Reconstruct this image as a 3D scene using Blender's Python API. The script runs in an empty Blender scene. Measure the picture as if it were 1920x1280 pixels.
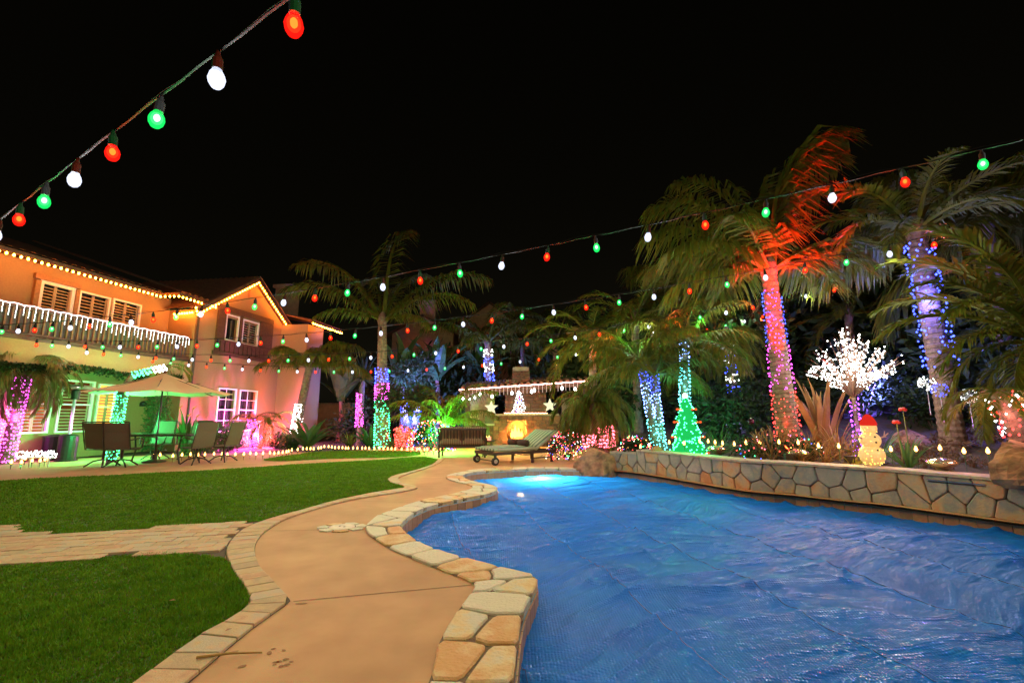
import bpy, math, random
import numpy as np
from mathutils import Vector, Matrix
from mathutils.geometry import tessellate_polygon

R = math.radians
sc = bpy.context.scene
COL = sc.collection
# ------------------------------------------------------------------ camera, world, sun, exposure
CAM_H = 1.2
PITCH = math.atan(138 / 853.33)
cam = bpy.data.cameras.new('camera'); cam.lens = 16; cam.sensor_width = 36; cam.clip_end = 600; cam.clip_start = .05
co = bpy.data.objects.new('camera', cam); COL.objects.link(co)
co.location = (0, 0, CAM_H); co.rotation_euler = (math.pi / 2 + PITCH, 0, 0)
sc.camera = co

world = bpy.data.worlds.new('World'); sc.world = world; world.use_nodes = True
wn = world.node_tree; wn.nodes.clear()
sky = wn.nodes.new('ShaderNodeTexSky'); sky.sky_type = 'NISHITA'; sky.sun_disc = False
sky.sun_elevation = R(35); sky.sun_rotation = R(200)
bw = wn.nodes.new('ShaderNodeRGBToBW')
tint = wn.nodes.new('ShaderNodeMix'); tint.data_type = 'RGBA'; tint.blend_type = 'MULTIPLY'; tint.inputs[0].default_value = 1
tint.inputs[7].default_value = (1.0, 0.86, .48, 1)
bg = wn.nodes.new('ShaderNodeBackground'); bg.inputs[1].default_value = 0.0009
wo = wn.nodes.new('ShaderNodeOutputWorld')
wn.links.new(sky.outputs[0], bw.inputs[0]); wn.links.new(bw.outputs[0], tint.inputs[6])
wn.links.new(tint.outputs[2], bg.inputs[0]); wn.links.new(bg.outputs[0], wo.inputs[0])

sl = bpy.data.lights.new('fill_sun', 'SUN'); sl.energy = .05; sl.angle = R(20); sl.color = (1, .82, .6)  # weak warm fill added to lift the blacks, not a real moon
so = bpy.data.objects.new('fill_sun', sl); COL.objects.link(so)
so.rotation_euler = (R(50), 0, R(-20))

sc.view_settings.view_transform = 'Standard'; sc.view_settings.look = 'None'
sc.view_settings.exposure = 0; sc.view_settings.gamma = 1; sc.view_settings.use_curve_mapping = False
cy = sc.cycles
cy.use_denoising = True; cy.max_bounces = 6; cy.diffuse_bounces = 3; cy.glossy_bounces = 3
cy.transmission_bounces = 4; cy.transparent_max_bounces = 10
cy.sample_clamp_indirect = 2.5; cy.caustics_reflective = False; cy.caustics_refractive = False
cy.use_light_tree = True
try: cy.denoising_prefilter = 'ACCURATE'
except Exception: pass

# lamp powers, tuned together
P_BULB = 56.0
BULB_W = {'red': 1.3, 'white': .9, 'green': .8}

# ------------------------------------------------------------------ pixel rays (photo 1920 x 1280)
cP, sP = math.cos(PITCH), math.sin(PITCH); FPX = 853.33
def ray(x, y):
    X = (x - 960) / FPX; Z = -(y - 640) / FPX
    return Vector((X, cP - Z * sP, sP + Z * cP))
def G(x, y, z=0.0):                         # where the ray meets a level
    d = ray(x, y); t = (z - CAM_H) / d.z
    return Vector((d.x * t, d.y * t, z))
def D(x, y, depth):                         # where the ray meets an upright plane at a depth
    d = ray(x, y); t = depth / d.y
    return Vector((d.x * t, depth, CAM_H + d.z * t))

# ------------------------------------------------------------------ materials
MATS = {}
def nodes(name):
    m = bpy.data.materials.new(name); m.use_nodes = True
    nt = m.node_tree; b = nt.nodes['Principled BSDF']
    MATS[name] = m
    return m, nt, b
def ramp(nt, src, stops):
    r = nt.nodes.new('ShaderNodeValToRGB'); e = r.color_ramp.elements
    while len(e) < len(stops): e.new(.5)
    for i, (p, c) in enumerate(stops):
        e[i].position = p; e[i].color = (*c, 1)
    nt.links.new(src, r.inputs[0]); return r.outputs[0]
def surf(name, c0, c1=None, rough=.7, scale=8, bump=0, bscale=60, metal=0, spec=.5, detail=6, rnd=0, big=None):
    """noise-varied opaque surface; rnd varies value per object"""
    if name in MATS: return MATS[name]
    m, nt, b = nodes(name); L = nt.links.new
    tc = nt.nodes.new('ShaderNodeTexCoord')
    geo = nt.nodes.new('ShaderNodeNewGeometry')
    nz = nt.nodes.new('ShaderNodeTexNoise'); nz.inputs['Scale'].default_value = scale; nz.inputs['Detail'].default_value = detail
    L(geo.outputs['Position'], nz.inputs['Vector'])
    c1 = c1 or tuple(x * .7 for x in c0)
    col = ramp(nt, nz.outputs[0], [(.32, c1), (.68, c0)])
    if big:
        n2 = nt.nodes.new('ShaderNodeTexNoise'); n2.inputs['Scale'].default_value = big[0]; n2.inputs['Detail'].default_value = 4
        L(geo.outputs['Position'], n2.inputs['Vector'])
        k = ramp(nt, n2.outputs[0], [(.35, big[1]), (.65, (1, 1, 1))])
        mx = nt.nodes.new('ShaderNodeMix'); mx.data_type = 'RGBA'; mx.blend_type = 'MULTIPLY'; mx.inputs[0].default_value = 1
        L(col, mx.inputs[6]); L(k, mx.inputs[7]); col = mx.outputs[2]
    if rnd:
        oi = nt.nodes.new('ShaderNodeObjectInfo')
        hs = nt.nodes.new('ShaderNodeHueSaturation')
        mr = nt.nodes.new('ShaderNodeMapRange'); mr.inputs[3].default_value = 1 - rnd; mr.inputs[4].default_value = 1 + rnd
        L(oi.outputs['Random'], mr.inputs[0]); L(mr.outputs[0], hs.inputs['Value']); L(col, hs.inputs['Color'])
        col = hs.outputs[0]
    L(col, b.inputs['Base Color'])
    b.inputs['Roughness'].default_value = rough; b.inputs['Metallic'].default_value = metal
    b.inputs['Specular IOR Level'].default_value = spec
    if bump:
        n3 = nt.nodes.new('ShaderNodeTexNoise'); n3.inputs['Scale'].default_value = bscale; n3.inputs['Detail'].default_value = 6
        L(geo.outputs['Position'], n3.inputs['Vector'])
        bp = nt.nodes.new('ShaderNodeBump'); bp.inputs['Strength'].default_value = bump; bp.inputs['Distance'].default_value = .02
        L(n3.outputs[0], bp.inputs['Height']); L(bp.outputs[0], b.inputs['Normal'])
    return m
def stonemat(name, stops, rough=.75, scale=5, rnd=1.0, bump=.5, bscale=35):
    """each piece takes its own tone out of a colour ramp, with veins of noise inside it"""
    m, nt, b = nodes(name); L = nt.links.new
    oi = nt.nodes.new('ShaderNodeObjectInfo'); geo = nt.nodes.new('ShaderNodeNewGeometry')
    nz = nt.nodes.new('ShaderNodeTexNoise'); nz.inputs['Scale'].default_value = scale; nz.inputs['Detail'].default_value = 8; nz.inputs['Roughness'].default_value = .65
    L(geo.outputs['Position'], nz.inputs['Vector'])
    mr = nt.nodes.new('ShaderNodeMapRange'); mr.inputs[1].default_value = .3; mr.inputs[2].default_value = .7
    mr.inputs[3].default_value = -.3; mr.inputs[4].default_value = .3
    L(nz.outputs[0], mr.inputs[0])
    ad = nt.nodes.new('ShaderNodeMath'); ad.operation = 'ADD'; L(oi.outputs['Random'], ad.inputs[0]); L(mr.outputs[0], ad.inputs[1])
    L(ramp(nt, ad.outputs[0], stops), b.inputs['Base Color'])
    b.inputs['Roughness'].default_value = rough
    n3 = nt.nodes.new('ShaderNodeTexNoise'); n3.inputs['Scale'].default_value = bscale; n3.inputs['Detail'].default_value = 6
    L(geo.outputs['Position'], n3.inputs['Vector'])
    bp = nt.nodes.new('ShaderNodeBump'); bp.inputs['Strength'].default_value = bump; bp.inputs['Distance'].default_value = .02
    L(n3.outputs[0], bp.inputs['Height']); L(bp.outputs[0], b.inputs['Normal'])
    return m
def emit(name, col, strength, sample=True):
    if name in MATS: return MATS[name]
    m = bpy.data.materials.new(name); m.use_nodes = True; nt = m.node_tree; nt.nodes.clear()
    e = nt.nodes.new('ShaderNodeEmission'); e.inputs[0].default_value = (*col, 1); e.inputs[1].default_value = strength
    o = nt.nodes.new('ShaderNodeOutputMaterial'); nt.links.new(e.outputs[0], o.inputs[0])
    m.cycles.emission_sampling = 'FRONT' if sample else 'NONE'
    MATS[name] = m; return m
def glowglass(name, col, strength, clear=.6):
    """coloured lamp glass: lets its lamp shine through and glows itself"""
    m = bpy.data.materials.new(name); m.use_nodes = True; nt = m.node_tree; nt.nodes.clear()
    e = nt.nodes.new('ShaderNodeEmission'); e.inputs[0].default_value = (*col, 1); e.inputs[1].default_value = strength
    t = nt.nodes.new('ShaderNodeBsdfTransparent'); mx = nt.nodes.new('ShaderNodeMixShader'); mx.inputs[0].default_value = 1 - clear
    o = nt.nodes.new('ShaderNodeOutputMaterial')
    nt.links.new(t.outputs[0], mx.inputs[1]); nt.links.new(e.outputs[0], mx.inputs[2]); nt.links.new(mx.outputs[0], o.inputs[0])
    m.cycles.emission_sampling = 'NONE'; MATS[name] = m; return m
def leafmat(name, c0, c1, trans=.3, rough=.45, scale=3):
    m, nt, b = nodes(name); L = nt.links.new
    geo = nt.nodes.new('ShaderNodeNewGeometry')
    nz = nt.nodes.new('ShaderNodeTexNoise'); nz.inputs['Scale'].default_value = scale; nz.inputs['Detail'].default_value = 5
    L(geo.outputs['Position'], nz.inputs['Vector'])
    col = ramp(nt, nz.outputs[0], [(.35, c0), (.65, c1)])
    L(col, b.inputs['Base Color']); b.inputs['Roughness'].default_value = rough; b.inputs['Specular IOR Level'].default_value = .22
    t = nt.nodes.new('ShaderNodeBsdfTranslucent'); L(col, t.inputs[0])
    mx = nt.nodes.new('ShaderNodeMixShader'); mx.inputs[0].default_value = trans
    L(b.outputs[0], mx.inputs[1]); L(t.outputs[0], mx.inputs[2]); L(mx.outputs[0], nt.nodes['Material Output'].inputs[0])
    return m

concrete = surf('tan_concrete', (.52, .305, .145), (.44, .245, .11), .8, 3.5, .25, 220, big=(.9, (.80, .77, .74)))
patio_m = surf('patio_concrete', (.52, .36, .25), (.45, .30, .2), .75, 3, .2, 200, big=(.6, (.8, .78, .76)))
soil = surf('soil', (.075, .05, .03), (.03, .02, .012), .95, 14, .8, 50)
turf_base = surf('turf_base', (.05, .10, .008), (.03, .065, .004), .9, 30)
paver_m = stonemat('paver_stone', [(0, (.36, .27, .16)), (.3, (.47, .33, .17)), (.55, (.40, .34, .24)), (.8, (.50, .33, .18)), (1, (.42, .25, .14))], .85, 9, bump=.3, bscale=120)
joint_m = surf('joint_sand', (.09, .065, .04), None, .95, 40)
cope_m = stonemat('coping_stone', [(0, (.50, .47, .34)), (.3, (.55, .50, .36)), (.55, (.46, .45, .35)), (.75, (.56, .42, .21)), (1, (.50, .27, .09))], .7, 4, bump=.6, bscale=40)
mortar_m = surf('mortar', (.17, .12, .075), (.11, .075, .045), .95, 30, .4, 90)
flag_m = stonemat('wall_stone', [(0, (.24, .23, .19)), (.25, (.33, .29, .21)), (.5, (.19, .195, .17)), (.72, (.38, .27, .15)), (.9, (.42, .20, .08)), (1, (.36, .15, .06))], .7, 3.5, bump=.6, bscale=30)
tile_m = stonemat('waterline_tile', [(0, (.36, .18, .075)), (.5, (.46, .23, .09)), (1, (.28, .15, .07))], .35, 14, bump=.15)
cap_m = surf('cap_stone', (.42, .34, .24), (.26, .21, .15), .75, 9, .5, 40)
boulder_m = surf('boulder', (.46, .23, .11), (.12, .06, .03), .95, 6, 1.0, 14, detail=12)
stucco = surf('stucco', (.31, .195, .085), (.28, .17, .072), .9, 25, .35, 160)
stucco2 = surf('far_stucco', (.55, .36, .22), None, .9, 5)
roof_m = surf('roof_tile', (.22, .10, .05), (.13, .06, .035), .85, 9, .5, 30)
wood_d = surf('dark_wood', (.11, .05, .025), (.07, .03, .016), .7, 12, .3, 60)
white_p = surf('white_paint', (.78, .76, .72), (.72, .70, .66), .5, 10)
black_m = surf('black_metal', (.02, .018, .016), (.012, .012, .012), .4, 20, metal=.3)
bronze = surf('bronze_metal', (.055, .035, .025), (.035, .025, .018), .45, 20, metal=.4)
steel = surf('steel', (.5, .5, .5), (.4, .4, .4), .3, 20, metal=.9)
sling = surf('sling_fabric', (.13, .09, .06), (.09, .065, .045), .85, 90)
canvas = surf('canvas', (.50, .34, .20), (.45, .30, .17), .9, 60)
cushion_d = surf('dark_cushion', (.05, .022, .015), (.03, .015, .01), .9, 30)
wire_m = surf('cord_rubber', (.016, .016, .013), None, .85, 20, spec=.2)
trunk_m = surf('palm_trunk', (.20, .13, .085), (.09, .06, .04), .95, 12, .9, 35)
green_trunk = surf('green_trunk', (.13, .16, .06), (.07, .09, .04), .8, 10, .4, 30)
fire_st = stonemat('ledge_stone', [(0, (.07, .03, .02)), (.3, (.20, .09, .05)), (.6, (.10, .06, .045)), (1, (.27, .13, .065))], .85, 9, bump=.6)
palm_leaf = leafmat('palm_leaf', (.055, .080, .006), (.125, .125, .012), .3, .6)
palm_dry = leafmat('palm_leaf_dry', (.10, .085, .02), (.17, .12, .035))
dark_leaf = leafmat('dark_leaf', (.012, .026, .006), (.026, .048, .010), .2, .7)
broad_leaf = leafmat('broad_leaf', (.04, .10, .03), (.07, .15, .04), .35)
flax_leaf = leafmat('flax_leaf', (.20, .10, .03), (.30, .17, .05), .25, .6)
stick_leaf = leafmat('succulent_stick', (.17, .10, .035), (.26, .14, .05), .15)
blade_m = leafmat('grass_blade', (.075, .18, .006), (.13, .27, .010), .35, .6, 6)
glass_dark = surf('window_glass', (.02, .022, .02), None, .06, 3, spec=.8)
brown_box = surf('fixture_brown', (.06, .03, .02), None, .6, 10)

m, nt, b = nodes('striped_cushion')
geo = nt.nodes.new('ShaderNodeTexCoord'); wv = nt.nodes.new('ShaderNodeTexWave'); wv.bands_direction = 'Y'
wv.inputs['Scale'].default_value = 2.3; wv.inputs['Distortion'].default_value = 0
nt.links.new(geo.outputs['Object'], wv.inputs['Vector'])
nt.links.new(ramp(nt, wv.outputs[0], [(.25, (.07, .13, .09)), (.5, (.42, .44, .33)), (.6, (.10, .15, .10)), (.85, (.30, .36, .26))]), b.inputs['Base Color'])
b.inputs['Roughness'].default_value = .9
stripe = m
m, nt, b = nodes('striped_dark')
geo = nt.nodes.new('ShaderNodeTexCoord'); wv = nt.nodes.new('ShaderNodeTexWave'); wv.bands_direction = 'X'
wv.inputs['Scale'].default_value = 5; nt.links.new(geo.outputs['Object'], wv.inputs['Vector'])
nt.links.new(ramp(nt, wv.outputs[0], [(.3, (.09, .05, .03)), (.7, (.17, .12, .07))]), b.inputs['Base Color']); b.inputs['Roughness'].default_value = .9
stripe_d = m

# pool cover: blue bubble sheet
m, nt, b = nodes('pool_cover'); L = nt.links.new
geo = nt.nodes.new('ShaderNodeNewGeometry')
vo = nt.nodes.new('ShaderNodeTexVoronoi'); vo.inputs['Scale'].default_value = 52; L(geo.outputs['Position'], vo.inputs['Vector'])
vo.inputs['Randomness'].default_value = .25
n1 = nt.nodes.new('ShaderNodeTexNoise'); n1.inputs['Scale'].default_value = 2.2; n1.inputs['Detail'].default_value = 5; L(geo.outputs['Position'], n1.inputs['Vector'])
col = ramp(nt, n1.outputs[0], [(.3, (.005, .17, .72)), (.7, (.009, .23, .92))])
L(col, b.inputs['Base Color']); b.inputs['Roughness'].default_value = .17; b.inputs['Specular IOR Level'].default_value = .5
bp = nt.nodes.new('ShaderNodeBump'); bp.inputs['Strength'].default_value = 1.0; bp.inputs['Distance'].default_value = .012; bp.invert = True
L(vo.outputs['Distance'], bp.inputs['Height']); L(bp.outputs[0], b.inputs['Normal'])
tr = nt.nodes.new('ShaderNodeBsdfTranslucent'); tr.inputs[0].default_value = (.06, .5, 1, 1)
mx = nt.nodes.new('ShaderNodeMixShader'); mx.inputs[0].default_value = .3
L(b.outputs[0], mx.inputs[1]); L(tr.outputs[0], mx.inputs[2]); L(mx.outputs[0], nt.nodes['Material Output'].inputs[0])
cover_m = m
pool_wall_m = surf('pool_plaster', (.25, .45, .55), None, .7, 5)

# lamp glass and led colours
CORE = {'red': emit('bulb_core_red', (1, .22, .02), 4, False), 'white': emit('bulb_core_white', (.95, .97, 1), 9, False), 'green': emit('bulb_core_green', (.55, 1, .65), 5, False)}
SHELL = {'red': glowglass('bulb_glass_red', (1, .008, .004), 2.6), 'white': glowglass('bulb_glass_white', (.72, .78, 1), 2.6), 'green': glowglass('bulb_glass_green', (.008, .85, .11), 2.4)}
MID = {'red': glowglass('bulb_mid_red', (1, .05, .008), 3.0, .75), 'white': glowglass('bulb_mid_white', (.9, .94, 1), 4, .75), 'green': glowglass('bulb_mid_green', (.12, 1, .25), 2.6, .75)}
LAMPCOL = {'red': (1, .10, .035), 'white': (.86, .92, 1), 'green': (.12, 1, .22)}
LEDC = {'blue': (.05, .08, 1), 'white': (.95, 1, .95), 'cool': (.22, .38, 1), 'magenta': (1, .07, .75), 'green': (.05, 1, .30), 'red': (1, .045, .04), 'pink': (1, .12, .17), 'warm': (1, .45, .12), 'violet': (.45, .07, 1), 'teal': (.13, .85, .9), 'orange': (1, .36, .05), 'yellow': (1, .6, .1)}
def led(c, s): return emit('led_%s_%d' % (c, int(s)), LEDC[c], s)

# ------------------------------------------------------------------ objects
def link(name, me, parent=None, loc=None, rot=None):
    o = bpy.data.objects.new(name, me); COL.objects.link(o)
    if parent: o.parent = parent
    if loc is not None: o.location = loc
    if rot is not None: o.rotation_euler = rot
    return o
def tag(o, label=None, cat=None, group=None, kind=None):
    if label: o['label'] = label
    if cat: o['category'] = cat
    if group: o['group'] = group
    if kind: o['kind'] = kind
    return o
def thing(name, label, cat, loc=(0, 0, 0), rz=0, group=None):
    return tag(link(name, None, None, loc, (0, 0, rz)), label, cat, group)
def lamp(parent, loc, power, col, rad=.03, typ='POINT', rot=None, size=None, blend=.5):
    l = bpy.data.lights.new('lamp', typ); l.energy = power; l.color = col
    l.shadow_soft_size = rad
    if typ == 'SPOT': l.spot_size = size; l.spot_blend = blend
    return link('lamp', l, parent, loc, rot)
def tree_copy(o, parent=None):
    c = o.copy(); COL.objects.link(c); c.parent = parent
    for ch in o.children: tree_copy(ch, c)
    return c

class MB:
    def __init__(s): s.v = []; s.f = []; s.mi = []; s.cur = 0
    def add(s, vs, fs):
        n = len(s.v); s.v += [tuple(v) for v in vs]; s.f += [tuple(i + n for i in f) for f in fs]; s.mi += [s.cur] * len(fs); return s
    def box(s, c, d, M=None, ch=0):
        x, y, z = d[0] / 2, d[1] / 2, d[2] / 2
        vs = [Vector((i * x, j * y, k * z)) for i in (-1, 1) for j in (-1, 1) for k in (-1, 1)]
        if M: vs = [M @ v for v in vs]
        vs = [v + Vector(c) for v in vs]
        return s.add(vs, [(0, 1, 3, 2), (4, 6, 7, 5), (0, 4, 5, 1), (2, 3, 7, 6), (0, 2, 6, 4), (1, 5, 7, 3)])
    def bar(s, a, b, w, h=None, up=(0, 0, 1)):
        a, b = Vector(a), Vector(b); h = h or w; t = (b - a).normalized(); u = Vector(up)
        if abs(t.dot(u)) > .98: u = Vector((1, 0, 0))
        sd = t.cross(u).normalized() * w / 2; u2 = sd.cross(t).normalized() * h / 2
        vs = [p + i * sd + j * u2 for p in (a, b) for i, j in ((-1, -1), (1, -1), (1, 1), (-1, 1))]
        return s.add(vs, [(0, 1, 2, 3), (7, 6, 5, 4), (0, 4, 5, 1), (1, 5, 6, 2), (2, 6, 7, 3), (3, 7, 4, 0)])
    def tube(s, pts, rad, n=8, cap=True):
        pts = [Vector(p) for p in pts]; m_ = len(pts)
        rad = rad if hasattr(rad, '__len__') else [rad] * m_
        vs = []; ref = Vector((.31, .17, .93))
        for i, p in enumerate(pts):
            t = (pts[min(i + 1, m_ - 1)] - pts[max(i - 1, 0)]).normalized()
            r = ref if abs(t.dot(ref)) < .95 else Vector((1, 0, 0))
            a = t.cross(r).normalized(); b_ = t.cross(a)
            vs += [p + rad[i] * (math.cos(k * 2 * math.pi / n) * a + math.sin(k * 2 * math.pi / n) * b_) for k in range(n)]
        fs = [(i * n + k, i * n + (k + 1) % n, (i + 1) * n + (k + 1) % n, (i + 1) * n + k) for i in range(m_ - 1) for k in range(n)]
        if cap: fs += [tuple(reversed(range(n))), tuple((m_ - 1) * n + k for k in range(n))]
        return s.add(vs, fs)
    def lathe(s, prof, c=(0, 0, 0), n=16, sy=1):
        c = Vector(c); vs = []; m_ = len(prof)
        for r, z in prof: vs += [c + Vector((r * math.cos(k * 2 * math.pi / n), sy * r * math.sin(k * 2 * math.pi / n), z)) for k in range(n)]
        fs = [(i * n + k, i * n + (k + 1) % n, (i + 1) * n + (k + 1) % n, (i + 1) * n + k) for i in range(m_ - 1) for k in range(n)]
        fs += [tuple(reversed(range(n))), tuple((m_ - 1) * n + k for k in range(n))]
        return s.add(vs, fs)
    def ball(s, c, r, n=12, m_=8, sc_=(1, 1, 1), jit=0, rng=None):
        c = Vector(c); vs = [c + Vector((0, 0, -r * sc_[2]))]
        for i in range(1, m_):
            a = -math.pi / 2 + math.pi * i / m_
            for k in range(n):
                q = 1 + (rng.uniform(-jit, jit) if jit else 0)
                vs.append(c + Vector((r * q * math.cos(a) * math.cos(k * 2 * math.pi / n) * sc_[0], r * q * math.cos(a) * math.sin(k * 2 * math.pi / n) * sc_[1], r * q * math.sin(a) * sc_[2])))
        vs.append(c + Vector((0, 0, r * sc_[2]))); e = len(vs) - 1
        fs = [(0, 1 + (k + 1) % n, 1 + k) for k in range(n)]
        fs += [(1 + i * n + k, 1 + i * n + (k + 1) % n, 1 + (i + 1) * n + (k + 1) % n, 1 + (i + 1) * n + k) for i in range(m_ - 2) for k in range(n)]
        fs += [(1 + (m_ - 2) * n + k, 1 + (m_ - 2) * n + (k + 1) % n, e) for k in range(n)]
        return s.add(vs, fs)
    def prism(s, poly, z0, z1, cap0=True):
        n = len(poly); vs = [(x, y, z0) for x, y in poly] + [(x, y, z1) for x, y in poly]
        fs = [(i, (i + 1) % n, n + (i + 1) % n, n + i) for i in range(n)] + [tuple(range(n, 2 * n))]
        if cap0: fs.append(tuple(reversed(range(n))))
        return s.add(vs, fs)
    def octa(s, c, r, k=1.0):
        x, y, z = c
        return s.add([(x + r, y, z), (x - r, y, z), (x, y + r, z), (x, y - r, z), (x, y, z + r * k), (x, y, z - r * k)],
                     [(0, 2, 4), (2, 1, 4), (1, 3, 4), (3, 0, 4), (2, 0, 5), (1, 2, 5), (3, 1, 5), (0, 3, 5)])
    def mesh(s, name, mats, smooth=False):
        me = bpy.data.meshes.new(name); me.from_pydata(s.v, [], s.f)
        for mt in (mats if isinstance(mats, (list, tuple)) else [mats]): me.materials.append(mt)
        if any(s.mi): me.polygons.foreach_set('material_index', s.mi)
        if smooth: me.polygons.foreach_set('use_smooth', [True] * len(s.f))
        me.update(); return me
    def build(s, name, mats, parent=None, loc=None, rot=None, smooth=False):
        return link(name, s.mesh(name, mats, smooth), parent, loc, rot)
def mesh_np(name, v, f, mat_, smooth=False):
    me = bpy.data.meshes.new(name); k = f.shape[1]
    me.vertices.add(len(v)); me.vertices.foreach_set('co', np.asarray(v, np.float32).ravel())
    me.loops.add(f.size); me.loops.foreach_set('vertex_index', f.astype(np.int32).ravel())
    me.polygons.add(len(f)); me.polygons.foreach_set('loop_start', np.arange(0, f.size, k, dtype=np.int32))
    if smooth: me.polygons.foreach_set('use_smooth', np.ones(len(f), bool))
    me.materials.append(mat_); me.update(calc_edges=True); return me
def smooth_curve(P, step=.12, closed=False):
    """Catmull-Rom through points, resampled evenly"""
    P = [Vector((p[0], p[1], 0)) for p in P]; out = []; n = len(P)
    rng = range(n if closed else n - 1)
    for i in rng:
        g = (lambda k: P[k % n]) if closed else (lambda k: P[max(0, min(n - 1, k))])
        a, b_, c, d = g(i - 1), g(i), g(i + 1), g(i + 2)
        for k in range(10):
            t = k / 10
            out.append(.5 * ((2 * b_) + (c - a) * t + (2 * a - 5 * b_ + 4 * c - d) * t * t + (3 * b_ - a - 3 * c + d) * t ** 3))
    out.append(P[0] if closed else P[-1])
    return resample(out, step)
def resample(out, step):
    d = [0]
    for a, b_ in zip(out, out[1:]): d.append(d[-1] + (b_ - a).length)
    k = max(2, int(round(d[-1] / step))); res = []; j = 0
    for i in range(k + 1):
        s_ = d[-1] * i / k
        while j < len(d) - 2 and d[j + 1] < s_: j += 1
        t = 0 if d[j + 1] == d[j] else (s_ - d[j]) / (d[j + 1] - d[j])
        res.append(out[j].lerp(out[j + 1], min(1, max(0, t))))
    return res
def sheet(name, outer, holes, z, mat_, parent=None):
    loops = [[Vector((p[0], p[1], z)) for p in outer]] + [[Vector((p[0], p[1], z)) for p in h] for h in holes]
    vs = [v for l in loops for v in l]
    fs = []
    for t in tessellate_polygon(loops):
        a, b_, c = (vs[i] for i in t)
        fs.append(tuple(t) if (b_ - a).cross(c - a).z > 0 else (t[0], t[2], t[1]))
    return MB().add(vs, fs).build(name, mat_, parent)
def inside(px, py, poly):
    r = np.zeros(len(px), bool); n = len(poly)
    for i in range(n):
        x0, y0 = poly[i][0], poly[i][1]; x1, y1 = poly[(i + 1) % n][0], poly[(i + 1) % n][1]
        if y0 == y1: continue
        c = ((y0 > py) != (y1 > py)) & (px < (x1 - x0) * (py - y0) / (y1 - y0) + x0)
        r ^= c
    return r
def clip(poly, p, n):
    """keep the part of a 2-D polygon where (q-p).n <= 0"""
    out = []
    for i in range(len(poly)):
        a, b_ = poly[i], poly[(i + 1) % len(poly)]
        da = (a[0] - p[0]) * n[0] + (a[1] - p[1]) * n[1]; db = (b_[0] - p[0]) * n[0] + (b_[1] - p[1]) * n[1]
        if da <= 0: out.append(a)
        if (da < 0) != (db < 0) and da != db:
            t = da / (da - db)
            if 0 < t < 1: out.append((a[0] + t * (b_[0] - a[0]), a[1] + t * (b_[1] - a[1])))
    return out
def voronoi(pts, rect, gap, reach):
    cells = []
    for i, p in enumerate(pts):
        poly = [(rect[0], rect[1]), (rect[2], rect[1]), (rect[2], rect[3]), (rect[0], rect[3])]
        for j, q in enumerate(pts):
            if i == j: continue
            dx, dy = q[0] - p[0], q[1] - p[1]; l = math.hypot(dx, dy)
            if l > reach: continue
            n = (dx / l, dy / l); m_ = (p[0] + dx / 2 - n[0] * gap / 2, p[1] + dy / 2 - n[1] * gap / 2)
            poly = clip(poly, m_, n)
            if len(poly) < 3: break
        if len(poly) >= 3: cells.append(poly)
    return cells
def roundpoly(poly, f=.18):
    out = []
    n = len(poly)
    for i in range(n):
        a, b_, c = poly[i - 1], poly[i], poly[(i + 1) % n]
        out.append((b_[0] + (a[0] - b_[0]) * f, b_[1] + (a[1] - b_[1]) * f)); out.append((b_[0] + (c[0] - b_[0]) * f, b_[1] + (c[1] - b_[1]) * f))
    return out
rng = random.Random(7)

# ------------------------------------------------------------------ outlines of the yard, read off the photo onto the ground
def GP(l, z=0.): return [G(x, y, z) for x, y in l]
cope_in_px = [(968, 1240), (977, 1171), (987, 1140), (1007, 1097), (1004, 1084), (985, 1077), (902, 1056), (843, 1040), (790, 1020), (762, 1001), (752, 987), (759, 977), (777, 963), (815, 948), (862, 938), (912, 928), (931, 920), (931, 915), (915, 909), (885, 902), (870, 896), (874, 889), (905, 884.5), (971, 880.6), (1034, 880), (1089, 881)]
inner = [Vector((.42, .2, 0)), Vector((.12, 1.2, 0)), Vector((.0, 1.9, 0))] + GP(cope_in_px)
inner_c = smooth_curve(inner, .08)
WATER = -.13
wall_px = [(1150, 892), (1200, 897), (1269, 909), (1338, 922), (1407, 934), (1480, 941), (1563, 951), (1671, 963), (1752, 975), (1828, 986), (1920, 1000)]
wall_pts = [Vector((1.75, 10.62, 0))] + [G(x, y, WATER) for x, y in wall_px] + [Vector((6.5, 4.5, 0)), Vector((7.0, 3.2, 0)), Vector((7.2, 1.6, 0))]
wall_c = smooth_curve(wall_pts, .08)
pool = [(p.x, p.y) for p in inner_c] + [(p.x, p.y) for p in wall_c[1:]] + [(7.0, .2), (5.8, -.9), (3.5, -1.2), (1.5, -.7)]
def offset(curve, d):
    out = []
    for i, p in enumerate(curve):
        t = (curve[min(i + 1, len(curve) - 1)] - curve[max(i - 1, 0)]).normalized()
        out.append(p + Vector((-t.y, t.x, 0)) * d)
    return out
cope_out_px = [(812, 1260), (820, 1215), (846, 1165), (868, 1134), (891, 1103), (880, 1091), (827, 1070), (784, 1052), (740, 1034), (712, 1018), (690, 1002), (685, 990), (692, 981), (709, 968), (740, 956), (784, 941), (815, 934), (858, 925), (884, 917), (879, 910), (846, 902), (836, 896), (845, 890), (900, 880), (971, 877), (1034, 876.5), (1089, 876)]
outer_e = [Vector((.0, .1, 0)), Vector((-.3, 1.15, 0)), Vector((-.4, 1.8, 0))] + GP(cope_out_px)
outer_c = smooth_curve(outer_e, .08)
hole = [(p.x, p.y) for p in smooth_curve([a * .5 + b_ * .5 for a, b_ in zip(resample(outer_c, 99 / 400.), resample(inner_c, 99 / 400.))], .1)] if False else pool

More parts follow.
